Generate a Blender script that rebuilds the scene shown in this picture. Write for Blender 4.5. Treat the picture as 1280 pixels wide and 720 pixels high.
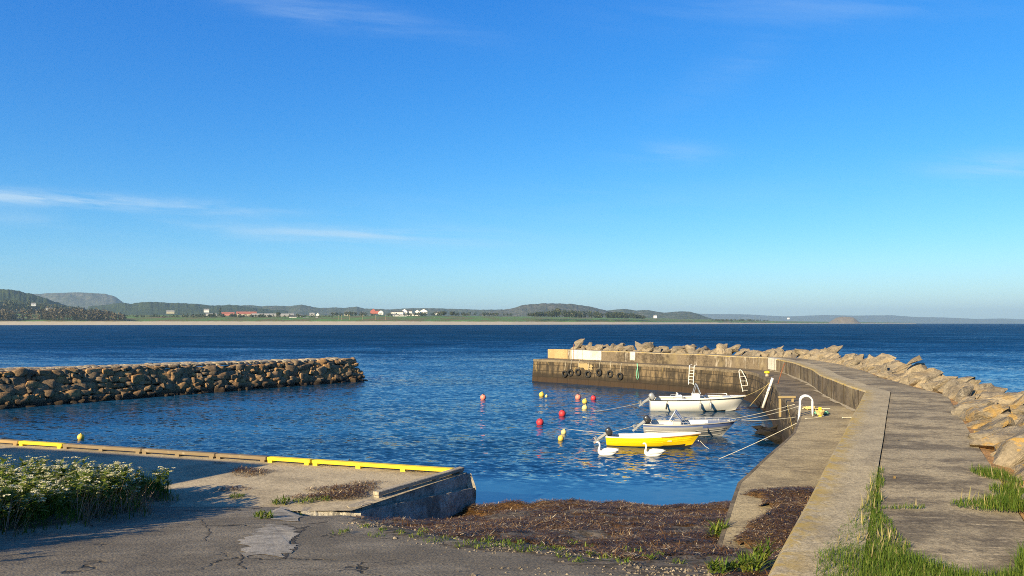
import bpy, math, random
import numpy as np
from mathutils import Vector, Matrix
R = math.radians
rng = np.random.default_rng(7)
random.seed(7)
sc = bpy.context.scene
for o in list(bpy.data.objects): bpy.data.objects.remove(o)
COL = sc.collection

# ------------------------------------------------------------------ camera, sky, sun, exposure
F, H0, HC = 924.0, 403.0, 6.2            # focal length and eye level (pixels of a 1280 wide frame), camera height above the water
cam = bpy.data.cameras.new("camera"); camo = bpy.data.objects.new("camera", cam); COL.objects.link(camo)
cam.sensor_width = 36.0; cam.lens = F / 1280 * 36.0
cam.shift_y = (H0 - 360) / 1280
cam.clip_start = 0.1; cam.clip_end = 60000
camo.location = (0, 0, HC); camo.rotation_euler = (R(90), 0, 0)
sc.camera = camo
SUN_A, SUN_E = R(51), R(21)            # sun stands to the side and a little behind the viewer, low
sun_dir = Vector((-math.cos(SUN_A) * math.cos(SUN_E), -math.sin(SUN_A) * math.cos(SUN_E), math.sin(SUN_E)))
sl = bpy.data.lights.new("sun", 'SUN'); slo = bpy.data.objects.new("sun", sl); COL.objects.link(slo)
sl.energy = 5.0; sl.angle = R(0.5); sl.color = (1.0, 0.82, 0.52)
slo.rotation_euler = sun_dir.to_track_quat('Z', 'Y').to_euler()
sc.view_settings.view_transform = 'Standard'; sc.view_settings.look = 'None'
sc.view_settings.exposure = 1.1; sc.view_settings.gamma = 1.0; sc.view_settings.use_curve_mapping = False
sc.cycles.use_denoising = False; sc.cycles.use_adaptive_sampling = False; sc.cycles.pixel_filter_type = 'BLACKMAN_HARRIS'; sc.cycles.filter_width = 1.0
sc.cycles.max_bounces = 6; sc.cycles.diffuse_bounces = 2; sc.cycles.glossy_bounces = 3
sc.cycles.transmission_bounces = 3; sc.cycles.volume_bounces = 0; sc.cycles.transparent_max_bounces = 6
sc.cycles.caustics_reflective = False; sc.cycles.caustics_refractive = False
sc.cycles.sample_clamp_indirect = 6.0

class NT:
    """small helper for node trees"""
    def __init__(s, tree): s.t = tree
    def n(s, typ, ins=None, **props):
        nd = s.t.nodes.new(typ)
        for k, v in props.items(): setattr(nd, k, v)
        for k, v in (ins or {}).items(): s.set(nd.inputs[k], v)
        return nd
    def set(s, sock, v):
        if isinstance(v, bpy.types.NodeSocket): s.t.links.new(v, sock)
        else:
            if isinstance(v, tuple) and len(v) == 3 and sock.type == 'RGBA': v = (*v, 1)
            sock.default_value = v
    def m(s, op, a, b=0.0, c=None, clamp=False):
        nd = s.n('ShaderNodeMath', operation=op, use_clamp=clamp); s.set(nd.inputs[0], a); s.set(nd.inputs[1], b)
        if c is not None: s.set(nd.inputs[2], c)
        return nd.outputs[0]
    def sstep(s, x, lo, hi, a=0.0, b=1.0):
        nd = s.n('ShaderNodeMapRange', {'Value': x, 'From Min': lo, 'From Max': hi, 'To Min': a, 'To Max': b}, interpolation_type='SMOOTHSTEP')
        return nd.outputs[0]
    def mix(s, f, a, b, blend='MIX'):
        nd = s.n('ShaderNodeMix', data_type='RGBA', blend_type=blend); s.set(nd.inputs[0], f); s.set(nd.inputs[6], a); s.set(nd.inputs[7], b)
        return nd.outputs[2]
    def noise(s, vec, scale, detail=3.0, rough=0.55, dist=0.0):
        return s.n('ShaderNodeTexNoise', {'Vector': vec, 'Scale': scale, 'Detail': detail, 'Roughness': rough, 'Distortion': dist}).outputs[0]
    def vor(s, vec, scale, feature='F1', out=0):
        return s.n('ShaderNodeTexVoronoi', {'Vector': vec, 'Scale': scale}, feature=feature).outputs[out]
    def vm(s, vec, scale=(1, 1, 1), loc=(0, 0, 0), rot=(0, 0, 0)):
        return s.n('ShaderNodeMapping', {'Vector': vec, 'Scale': scale, 'Location': loc, 'Rotation': rot}).outputs[0]
    def sep(s, v): return s.n('ShaderNodeSeparateXYZ', {0: v}).outputs
    def ramp(s, f, stops):
        nd = s.n('ShaderNodeValToRGB', {0: f}); e = nd.color_ramp.elements
        while len(e) < len(stops): e.new(0.5)
        for k, (p, c) in enumerate(stops): e[k].position = p; e[k].color = (*c, 1)
        return nd.outputs[0]
    def bump(s, h, strength=0.5, dist=0.05, normal=None):
        nd = s.n('ShaderNodeBump', {'Height': h, 'Strength': strength, 'Distance': dist})
        if normal is not None: s.set(nd.inputs['Normal'], normal)
        return nd.outputs[0]
    def pos(s): return s.n('ShaderNodeNewGeometry').outputs['Position']
    def obj(s): return s.n('ShaderNodeTexCoord').outputs['Object']
    def attr(s, name, out='Fac'): return s.n('ShaderNodeAttribute', attribute_name=name).outputs[out]
    def rnd(s): return s.n('ShaderNodeObjectInfo').outputs['Random']

w = bpy.data.worlds.new("World"); sc.world = w; w.use_nodes = True
T = NT(w.node_tree); w.node_tree.nodes.clear()
sky = T.n('ShaderNodeTexSky', sky_type='NISHITA', sun_disc=False, sun_elevation=SUN_E,
          sun_rotation=math.atan2(sun_dir.x, sun_dir.y), altitude=0.0, air_density=1.0, dust_density=0.35, ozone_density=2.2)
hs = T.n('ShaderNodeHueSaturation', {'Hue': 0.503, 'Saturation': 1.28, 'Value': 1.0, 'Color': sky.outputs[0]})
dx, dy, dz = T.sep(T.n('ShaderNodeTexCoord').outputs['Generated'])
yy = T.m('MAXIMUM', dy, 0.05)
u = T.m('DIVIDE', dx, yy); v = T.m('DIVIDE', dz, yy)
def streak(pu, pv, hl, ht, slope, gain):
    du = T.m('SUBTRACT', u, pu); dv = T.m('SUBTRACT', T.m('SUBTRACT', v, pv), T.m('MULTIPLY', du, slope))
    q = T.m('ADD', T.m('POWER', T.m('ABSOLUTE', T.m('DIVIDE', du, hl)), 2.0), T.m('POWER', T.m('ABSOLUTE', T.m('DIVIDE', dv, ht)), 2.0))
    return T.m('MULTIPLY', T.m('POWER', 2.718, T.m('MULTIPLY', q, -1.0)), gain)
mask = None
for a in [(-.60, .166, .21, .009, -.055, 2.2), (-.62, .140, .22, .012, -.03, .30), (-.22, .119, .20, .013, -.035, .95), (-.52, .085, .4, .02, -.02, .22),
          (.21, .226, .06, .014, .02, .45), (.66, .212, .09, .018, .03, .6), (-.26, .42, .16, .018, -.16, .5), (.42, .43, .25, .03, .03, .22), (.3, .345, .08, .03, .5, .14),
          (.1, .16, .5, .03, .03, .12)]:
    k = streak(*a); mask = k if mask is None else T.m('ADD', mask, k)
cuv = T.n('ShaderNodeCombineXYZ', {0: T.m('MULTIPLY', u, 4.0), 1: T.m('MULTIPLY', T.m('ADD', v, T.m('MULTIPLY', u, .06)), 34.0), 2: 1.7}).outputs[0]
cn = T.sstep(T.noise(cuv, 1.0, 6.0, 0.6, 0.5), .28, .72)
cuv2 = T.n('ShaderNodeCombineXYZ', {0: T.m('MULTIPLY', u, 14.0), 1: T.m('MULTIPLY', T.m('ADD', v, T.m('MULTIPLY', u, .08)), 120.0), 2: 4.1}).outputs[0]
cn = T.m('MULTIPLY', cn, T.m('ADD', .62, T.m('MULTIPLY', T.noise(cuv2, 1.0, 4.0, 0.6), .7)))
fac = T.m('MULTIPLY', T.m('MULTIPLY', mask, cn), T.m('GREATER_THAN', dy, 0.05), clamp=True)
sc3 = T.n('ShaderNodeSeparateColor', {0: hs.outputs[0]}).outputs
def tone(c, g, k): return T.m('MULTIPLY', T.m('POWER', T.m('MAXIMUM', T.m('DIVIDE', c, 8.4), 0.0), g), k * 8.4)
graded = T.n('ShaderNodeCombineColor', {0: tone(sc3[0], 1.34, .86), 1: tone(sc3[1], .92, 1.13), 2: tone(sc3[2], .60, 1.40)}).outputs[0]   # the camera's vivid blue
graded = T.mix(T.sstep(dz, .42, .95, 0.0, .55), graded, (0.0, 0.02, 0.06))
skyc = T.mix(T.m('MULTIPLY', fac, .62), graded, (5.9, 7.6, 9.0))
bg = T.n('ShaderNodeBackground', {'Color': skyc, 'Strength': 0.0505})
T.t.links.new(bg.outputs[0], T.n('ShaderNodeOutputWorld').inputs[0])

# ------------------------------------------------------------------ helpers
def at(px, row, z=0.0):
    """where a point of the photograph lies when its height above the water is known"""
    d = (HC - z) * F / (row - H0); return Vector(((px - 640) / F * d, d, z))
def far(px, row, d): return Vector(((px - 640) / F * d, d, HC + (H0 - row) * d / F))
def _h(ix, iy, iz, seed):
    n = (ix * 374761393 + iy * 668265263 + iz * 2147483647 + seed * 1274126177) & 0xFFFFFFFF
    n = ((n ^ (n >> 13)) * 1274126177) & 0xFFFFFFFF
    return ((n ^ (n >> 16)) & 0xFFFF) / 65535.0
def vnoise(x, y, z=0.0, seed=0):
    x, y, z = np.broadcast_arrays(np.asarray(x, float), np.asarray(y, float), np.asarray(z, float))
    ix, iy, iz = [np.floor(q).astype(np.int64) for q in (x, y, z)]
    fx, fy, fz = x - ix, y - iy, z - iz
    fx, fy, fz = [q * q * (3 - 2 * q) for q in (fx, fy, fz)]
    r = 0
    for a in (0, 1):
        for b in (0, 1):
            for c in (0, 1):
                r = r + _h(ix + a, iy + b, iz + c, seed) * (fx if a else 1 - fx) * (fy if b else 1 - fy) * (fz if c else 1 - fz)
    return r
def fbm(x, y, z=0.0, oct=4, seed=0):
    s, a, t = 0, 0.5, 0
    for k in range(oct):
        s = s + a * vnoise(np.asarray(x) * 2**k, np.asarray(y) * 2**k, np.asarray(z) * 2**k, seed + k); t += a; a *= .5
    return s / t
def sm(x, a, b):
    t = np.clip((np.asarray(x, float) - a) / (b - a), 0, 1); return t * t * (3 - 2 * t)

class MB:
    def __init__(s): s.v, s.f, s.mi, s.var, s.uv, s.n = [], [], [], [], [], 0
    def add(s, V, Fc, mi=0, var=0.5, uv=None):
        V = np.asarray(V, float).reshape(-1, 3); k = s.n
        s.v.append(V); s.n += len(V)
        s.f.extend([tuple(int(i) + k for i in f) for f in Fc]); s.mi.extend([mi] * len(Fc))
        s.var.append(np.broadcast_to(np.asarray(var, float), (len(V),)))
        s.uv.append(np.zeros((len(V), 2)) if uv is None else np.asarray(uv, float))
        return s
    def box(s, c, size, rz=0.0, mi=0, taper=1.0, bev=0.0, M=None, var=.5):
        x, y, z = [q / 2 for q in size]
        if bev > 0:
            b = min(bev, x * .9, y * .9, z * .9); V, Fc = [], []
            for sx in (-1, 1):
                for sy in (-1, 1):
                    for sz in (-1, 1):
                        t = taper if sz > 0 else 1
                        V += [(sx * x * t, sy * (y - b) * t, sz * (z - b)), (sx * (x - b) * t, sy * y * t, sz * (z - b)), (sx * (x - b) * t, sy * (y - b) * t, sz * z)]
            I = lambda sx, sy, sz, k: ((sx > 0) * 4 + (sy > 0) * 2 + (sz > 0)) * 3 + k
            for sg in (-1, 1):
                Fc.append([I(sg, -1, -1, 0), I(sg, 1, -1, 0), I(sg, 1, 1, 0), I(sg, -1, 1, 0)][::sg])
                Fc.append([I(-1, sg, -1, 1), I(-1, sg, 1, 1), I(1, sg, 1, 1), I(1, sg, -1, 1)][::sg])
                Fc.append([I(-1, -1, sg, 2), I(1, -1, sg, 2), I(1, 1, sg, 2), I(-1, 1, sg, 2)][::sg])
            for a in (-1, 1):
                for b2 in (-1, 1):
                    Fc.append([I(-1, a, b2, 1), I(1, a, b2, 1), I(1, a, b2, 2), I(-1, a, b2, 2)][::(1 if a * b2 < 0 else 1)])
                    Fc.append([I(a, -1, b2, 0), I(a, 1, b2, 0), I(a, 1, b2, 2), I(a, -1, b2, 2)])
                    Fc.append([I(a, b2, -1, 0), I(a, b2, 1, 0), I(a, b2, 1, 1), I(a, b2, -1, 1)])
            for a in (-1, 1):
                for b2 in (-1, 1):
                    for c2 in (-1, 1): Fc.append([I(a, b2, c2, k) for k in (0, 1, 2)])
        else:
            V = [(-x, -y, -z), (x, -y, -z), (x, y, -z), (-x, y, -z), (-x * taper, -y * taper, z), (x * taper, -y * taper, z), (x * taper, y * taper, z), (-x * taper, y * taper, z)]
            Fc = [(0, 3, 2, 1), (4, 5, 6, 7), (0, 1, 5, 4), (1, 2, 6, 5), (2, 3, 7, 6), (3, 0, 4, 7)]
        V = np.array(V, float)
        if M is not None: V = V @ np.array(M.to_3x3()).T
        if rz: cs, sn = math.cos(rz), math.sin(rz); V = np.c_[V[:, 0] * cs - V[:, 1] * sn, V[:, 0] * sn + V[:, 1] * cs, V[:, 2]]
        return s.add(V + np.array(c, float), Fc, mi, var)
    def loft(s, rings, closed=True, caps=True, mi=0, var=.5):
        rings = [np.asarray(r, float) for r in rings]; m = len(rings[0]); Fc = []
        for i in range(len(rings) - 1):
            for j in range(m if closed else m - 1):
                k = (j + 1) % m; Fc.append((i * m + j, i * m + k, (i + 1) * m + k, (i + 1) * m + j))
        if caps and closed: Fc += [tuple(range(m))[::-1], tuple((len(rings) - 1) * m + j for j in range(m))]
        return s.add(np.concatenate(rings), Fc, mi, var)
    def tube(s, path, r, n=6, mi=0, sx=1.0, caps=True, var=.5):
        P = [Vector(p) for p in path]; rr = r if hasattr(r, '__len__') else [r] * len(P); rings = []; ref = None
        for i, p in enumerate(P):
            t = (P[min(i + 1, len(P) - 1)] - P[max(i - 1, 0)]).normalized()
            if ref is None: ref = Vector((0, 0, 1)) if abs(t.z) < .9 else Vector((0, 1, 0))
            a = t.cross(ref).normalized(); b = t.cross(a).normalized(); ref = -b if False else a.cross(t)
            rings.append([p + a * (math.cos(2 * math.pi * k / n) * rr[i] * sx) + b * (math.sin(2 * math.pi * k / n) * rr[i]) for k in range(n)])
        return s.loft(rings, mi=mi, caps=caps, var=var)
    def lathe(s, prof, n=14, c=(0, 0, 0), mi=0, M=None, var=.5):
        rings = []
        for r, z in prof:
            q = np.array([(r * math.cos(2 * math.pi * k / n), r * math.sin(2 * math.pi * k / n), z) for k in range(n)])
            if M is not None: q = q @ np.array(M.to_3x3()).T
            rings.append(q + np.array(c, float))
        return s.loft(rings, mi=mi, var=var)
    def grid(s, X, Y, Z, mi=0, var=.5, uv=None, flip=False):
        a, b = X.shape; i = np.arange(a * b).reshape(a, b)
        q = np.stack([i[:-1, :-1], i[1:, :-1], i[1:, 1:], i[:-1, 1:]], -1).reshape(-1, 4)
        if flip: q = q[:, ::-1]
        return s.add(np.stack([X, Y, Z], -1).reshape(-1, 3), q.tolist(), mi, var if np.ndim(var) == 0 else np.asarray(var).reshape(-1), None if uv is None else np.asarray(uv).reshape(-1, 2))
    def build(s, name, mats, parent=None, smooth=False, off=None, loc=None, attrs=None, sharp=None):
        V = np.concatenate(s.v)
        if off is not None: V = V - np.array(off, float)
        me = bpy.data.meshes.new(name); me.from_pydata(V.tolist(), [], s.f)
        for m in (mats if isinstance(mats, (list, tuple)) else [mats]): me.materials.append(m)
        me.polygons.foreach_set('material_index', s.mi)
        me.polygons.foreach_set('use_smooth', [smooth] * len(s.f))
        at_ = me.attributes.new('var', 'FLOAT', 'POINT'); at_.data.foreach_set('value', np.concatenate(s.var))
        for k, val in (attrs or {}).items():
            a2 = me.attributes.new(k, 'FLOAT', 'POINT'); a2.data.foreach_set('value', np.asarray(val, float).reshape(-1))
        UV = np.concatenate(s.uv)
        if np.any(UV):
            li = np.empty(len(me.loops), np.int32); me.loops.foreach_get('vertex_index', li)
            me.uv_layers.new(name='UVMap').data.foreach_set('uv', UV[li].reshape(-1).astype(np.float32))
        me.update()
        if sharp is not None: me.set_sharp_from_angle(angle=R(sharp))
        o = bpy.data.objects.new(name, me); COL.objects.link(o)
        if parent is not None: o.parent = parent
        if off is not None and parent is None: o.location = off
        if loc is not None: o.location = loc
        return o
def tag(o, label=None, cat=None, group=None, kind=None):
    for k, val in (('label', label), ('category', cat), ('group', group), ('kind', kind)):
        if val: o[k] = val
    return o
def empty(name, loc, label, cat, group=None, rz=0.0):
    o = bpy.data.objects.new(name, None); COL.objects.link(o); o.location = loc; o.rotation_euler = (0, 0, rz); o.empty_display_size = .2
    return tag(o, label, cat, group)
KIDS = {}
def copy_tree(o, loc, rz=0.0, label=None):
    c = o.copy(); COL.objects.link(c); c.location = loc; c.rotation_euler = (0, 0, rz)
    if label: c['label'] = label
    for ch in o.children:
        d = ch.copy(); COL.objects.link(d); d.parent = c
        for g in ch.children:
            e = g.copy(); COL.objects.link(e); e.parent = d
    return c
def resample(P, step):
    P = np.asarray(P, float); seg = np.linalg.norm(np.diff(P, axis=0), axis=1); cum = np.r_[0, np.cumsum(seg)]
    n = max(2, int(cum[-1] / step) + 1); t = np.linspace(0, cum[-1], n)
    return np.stack([np.interp(t, cum, P[:, k]) for k in range(P.shape[1])], 1), t
def pip(x, y, poly):
    x, y = np.asarray(x), np.asarray(y); r = np.zeros(x.shape, bool); n = len(poly)
    for i in range(n):
        (x1, y1), (x2, y2) = poly[i][:2], poly[(i + 1) % n][:2]
        c = ((y1 > y) != (y2 > y)) & (x < (x2 - x1) * (y - y1) / (y2 - y1 + 1e-12) + x1); r ^= c
    return r

# ------------------------------------------------------------------ materials
def newmat(name):
    m = bpy.data.materials.new(name); m.use_nodes = True; m.node_tree.nodes.clear(); t = NT(m.node_tree)
    o = t.n('ShaderNodeOutputMaterial'); p = t.n('ShaderNodeBsdfPrincipled'); t.t.links.new(p.outputs[0], o.inputs[0])
    return m, t, p, o
def plain(name, col, rough=.6, metal=0.0, vary=.25, scale=3.0, bump=0.0, bscale=40.0, spec=.4, dirt=None, coat=0.0):
    """paint, metal, plastic or cloth with a little wear"""
    m, t, p, o = newmat(name); v3 = t.obj()
    n1 = t.noise(v3, scale, 5.0, .6)
    c = t.mix(t.m('MULTIPLY', n1, vary), col, tuple(q * .55 for q in col))
    if dirt: c = t.mix(t.sstep(t.noise(v3, scale * 2.3, 6.0, .7), .56, .75, 0, .7), c, dirt)
    t.set(p.inputs['Base Color'], c); p.inputs['Metallic'].default_value = metal
    t.set(p.inputs['Roughness'], t.m('ADD', rough - .08, t.m('MULTIPLY', n1, .18))); p.inputs['Specular IOR Level'].default_value = spec
    p.inputs['Coat Weight'].default_value = coat
    if bump: t.set(p.inputs['Normal'], t.bump(t.noise(v3, bscale, 4.0), bump, .01))
    return m
def concrete(name, base, dark, streak=(1, 1, 1), stain=.6, lichen=0.0, low=False, blocks=False, white=0.0, warm=None, bump=.35, band=.5, patchy=0.0):
    m, t, p, o = newmat(name); P = t.pos()
    n1 = t.noise(t.vm(P, streak), .9, 6.0, .62); n2 = t.noise(P, 5.0, 6.0, .65); n3 = t.noise(P, 46.0, 3.0, .6)
    k = t.m('ADD', t.m('MULTIPLY', n1, .65), t.m('MULTIPLY', n2, .35))
    c = t.mix(t.m('MULTIPLY', t.sstep(k, .44, .60), stain), base, dark)
    if patchy:
        c = t.mix(t.m('MULTIPLY', t.sstep(t.noise(P, .33, 5.0, .65, .6), .47, .62), patchy), c, tuple(q * .8 for q in dark))
        c = t.mix(t.m('MULTIPLY', t.sstep(t.noise(t.vm(P, (1.0, 6.5, 1)), 1.5, 7.0, .78, .3), .52, .66), .75), c, tuple(min(.6, q * 1.35) for q in base))
    n4 = t.noise(P, 17.0, 4.0, .7)
    c = t.mix(.75, c, t.ramp(t.m('ADD', t.m('MULTIPLY', n3, .5), t.m('MULTIPLY', n4, .5)), [(.36, (.16, .16, .16)), (.64, (.84, .84, .84))]), 'OVERLAY')
    c = t.mix(t.sstep(t.vor(P, 3.0), .05, .03, 0, .8), c, tuple(q * .45 for q in dark))
    if warm: c = t.mix(t.sstep(t.noise(P, .7, 4.0, .6), .5, .68, 0, .6), c, warm)
    nz = t.sep(t.n('ShaderNodeNewGeometry').outputs['Normal'])[2]
    zz = t.sep(P)[2]
    if white:
        c = t.mix(t.m('MULTIPLY', t.sstep(t.noise(t.vm(P, (1, 1, .25)), 1.6, 5.0, .7), .56, .68), white), c, (.55, .5, .42))
    h = t.m('ADD', t.m('MULTIPLY', n2, .5), t.m('MULTIPLY', n3, .35))
    if blocks:
        uv = t.n('ShaderNodeUVMap').outputs[0]
        wob = t.n('ShaderNodeVectorMath', {0: uv, 1: t.vm(t.n('ShaderNodeTexNoise', {'Vector': P, 'Scale': 1.2}).outputs[1], (.22, .16, 0))}, operation='ADD').outputs[0]
        br = t.n('ShaderNodeTexBrick', {'Vector': wob, 'Color1': (0, 0, 0, 1), 'Color2': (1, 1, 1, 1), 'Mortar': (.5, .5, .5, 1), 'Scale': 1.0, 'Mortar Size': .035, 'Mortar Smooth': .4, 'Brick Width': 1.35, 'Row Height': .62}, offset=.5)
        c = t.mix(t.m('MULTIPLY', br.outputs[0], .35), c, t.mix(.5, c, (.30, .21, .10)))
        c = t.mix(t.m('MULTIPLY', br.outputs[1], .75), c, (.035, .03, .024))
        vst = t.noise(t.vm(P, (1.6, 1.6, .18)), 1.3, 5.0, .65)
        c = t.mix(t.sstep(vst, .43, .58, 0, .85), c, (.035, .029, .022))
        c = t.mix(t.sstep(t.noise(t.vm(P, (1, 1, .5)), 1.1, 5.0, .7, 1.5), .60, .70, 0, .6), c, (.36, .26, .09))
        h = t.m('SUBTRACT', h, t.m('MULTIPLY', br.outputs[1], 1.2))
    if low:
        zb = t.m('ADD', zz, t.m('MULTIPLY', t.m('SUBTRACT', t.noise(P, 1.4, 4.0), .5), .5))
        c = t.mix(t.sstep(zb, band, band + .35, .9, 0), c, (.028, .022, .016))
        c = t.mix(t.sstep(zb, band - .1, band - .45, 0, .55), c, (.05, .03, .018))
    if lichen:
        lm = t.m('MULTIPLY', t.attr('lichen'), t.sstep(t.noise(P, 3.0, 7.0, .72, .6), .43, .56))
        c = t.mix(t.m('MULTIPLY', lm, lichen), c, (.42, .29, .06))
    t.set(p.inputs['Base Color'], c); p.inputs['Roughness'].default_value = .9; p.inputs['Specular IOR Level'].default_value = .25
    t.set(p.inputs['Normal'], t.bump(h, bump, .06))
    return m
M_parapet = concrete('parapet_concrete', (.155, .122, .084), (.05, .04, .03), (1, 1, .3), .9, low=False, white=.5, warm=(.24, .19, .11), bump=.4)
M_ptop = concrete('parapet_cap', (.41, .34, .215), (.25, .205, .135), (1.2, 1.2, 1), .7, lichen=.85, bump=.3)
M_walk = concrete('walkway_concrete', (.36, .295, .185), (.125, .1, .068), (.5, 1.25, 1), .85, bump=.45, patchy=.7)
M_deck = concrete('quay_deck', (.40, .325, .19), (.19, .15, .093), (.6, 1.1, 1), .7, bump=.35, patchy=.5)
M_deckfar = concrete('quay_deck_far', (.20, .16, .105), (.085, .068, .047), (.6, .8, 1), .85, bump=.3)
M_face = concrete('quay_masonry', (.145, .108, .066), (.04, .032, .022), (1, 1, .4), .9, low=True, blocks=True, bump=.8, band=.75)
M_quay = concrete('slab_concrete', (.44, .365, .24), (.22, .18, .12), (.6, 1, 1), .6, bump=.3)
M_quayside = concrete('slab_side', (.42, .385, .32), (.17, .155, .13), (1, 1, .35), .9, low=True, bump=1.0, band=.05)
M_kerbgrey = concrete('kerb_grey', (.36, .31, .23), (.2, .17, .13), (1, 1, 1), .4, bump=.25)
M_tan = concrete('render_tan', (.40, .28, .14), (.28, .19, .09), (1, 1, .4), .5, bump=.2)
M_white = concrete('render_white', (.58, .54, .46), (.36, .31, .24), (1, 1, .25), .7, bump=.2)
M_patch = concrete('patch_concrete', (.40, .355, .28), (.20, .17, .125), (.5, 2.0, 1), .95, bump=.3)

def m_ground():
    m, t, p, o = newmat('ground_surface'); P = t.pos()
    n1 = t.noise(P, .55, 6.0, .65, .4); n2 = t.noise(P, 3.2, 6.0, .7); n3 = t.noise(P, 26.0, 6.0, .85); n4 = t.noise(t.vm(P, (1, 3, 1)), 1.1, 5.0, .6)
    asph = t.mix(t.sstep(n1, .38, .66), (.175, .148, .108), (.30, .255, .185))
    asph = t.mix(t.sstep(n4, .52, .7, 0, .6), asph, (.135, .115, .085))
    asph = t.mix(t.sstep(n2, .6, .78, 0, .55), asph, (.30, .255, .19))
    grain = t.vor(P, 24.0); pits = t.noise(P, 9.0, 4.0, .7)
    asph = t.mix(.38, asph, t.ramp(n3, [(.40, (.10, .10, .10)), (.60, (.9, .88, .85))]), 'OVERLAY')
    asph = t.mix(t.sstep(pits, .58, .66, 0, .7), asph, (.07, .06, .047)); asph = t.mix(t.sstep(grain, .2, .1, 0, .35), asph, (.38, .33, .26))
    wob = t.n('ShaderNodeVectorMath', {0: P, 1: t.vm(t.n('ShaderNodeTexNoise', {'Vector': P, 'Scale': 1.6, 'Detail': 5.0}).outputs[1], (1.3, 1.3, 0))}, operation='ADD').outputs[0]
    vd = t.n('ShaderNodeTexVoronoi', {'Vector': wob, 'Scale': .42}, feature='DISTANCE_TO_EDGE').outputs[0]
    crack = t.m('MULTIPLY', t.sstep(vd, 0.004, .014, 1, 0), t.sstep(t.noise(P, .5, 2.0), .46, .58))
    asph = t.mix(t.m('MULTIPLY', crack, .85), asph, (.018, .016, .014))
    soil = t.mix(n2, (.05, .038, .022), (.10, .075, .045))
    weed = t.mix(t.sstep(t.noise(P, 9.0, 7.0, .75), .38, .66), (.055, .026, .006), (.20, .105, .034))
    weed = t.mix(t.sstep(t.noise(P, 30.0, 4.0, .7), .62, .72, 0, .8), weed, (.34, .25, .16))
    sand = t.mix(n3, (.13, .105, .075), (.27, .22, .16))
    wz = t.sep(P)[2]
    weed = t.mix(t.sstep(wz, .12, .4, .85, 0), weed, (.012, .009, .007))
    am = t.attr('grassy'); bm = t.attr('weedy'); sm_ = t.attr('gritty')
    edge = t.m('MULTIPLY', t.m('SUBTRACT', t.noise(P, 2.2, 6.0, .7), .5), .9)
    c = t.mix(t.sstep(t.m('ADD', sm_, edge), .4, .62), asph, t.mix(t.sstep(t.noise(P, 5.0, 6.0, .7), .4, .6), sand, soil))
    c = t.mix(t.sstep(t.m('ADD', bm, edge), .4, .6), c, weed)
    c = t.mix(t.sstep(am, .35, .6), c, soil)
    t.set(p.inputs['Base Color'], c); p.inputs['Roughness'].default_value = .92; p.inputs['Specular IOR Level'].default_value = .2
    h = t.m('ADD', t.m('MULTIPLY', n3, .5), t.m('ADD', t.m('MULTIPLY', n2, .9), t.m('MULTIPLY', crack, -1.5)))
    t.set(p.inputs['Normal'], t.bump(t.m('ADD', h, t.m('MULTIPLY', grain, -.3)), .55, .045))
    return m
M_ground = m_ground()

def leafy(name, stops, trans=.35, rough=.6):
    m, t, p, o = newmat(name)
    c = t.ramp(t.attr('var'), stops)
    t.set(p.inputs['Base Color'], c); p.inputs['Roughness'].default_value = rough; p.inputs['Specular IOR Level'].default_value = .25
    tr = t.n('ShaderNodeBsdfTranslucent', {'Color': c}); mx = t.n('ShaderNodeMixShader', {0: trans}); t.t.links.new(p.outputs[0], mx.inputs[1]); t.t.links.new(tr.outputs[0], mx.inputs[2])
    t.t.links.new(mx.outputs[0], o.inputs[0]); return m
M_grass = leafy('grass_blades', [(0, (.04, .085, .008)), (.45, (.085, .15, .015)), (.8, (.19, .22, .035)), (.92, (.34, .28, .11)), (1, (.46, .37, .2))])
M_grassdk = leafy('bank_grass', [(0, (.03, .07, .008)), (.5, (.095, .17, .018)), (.85, (.22, .26, .04)), (.95, (.3, .25, .11)), (1, (.4, .31, .19))], .45)
M_petal = leafy('umbel_petals', [(0, (.5, .5, .22)), (.5, (.7, .66, .42)), (1, (.8, .76, .56))], .3)
M_weed = leafy('seaweed_strands', [(0, (.026, .012, .003)), (.42, (.085, .041, .010)), (.68, (.18, .092, .026)), (.86, (.33, .21, .085)), (1, (.70, .57, .36))], .1, .5)
M_dry = leafy('dry_stalks', [(0, (.2, .13, .085)), (1, (.36, .27, .2))], .1)

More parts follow.
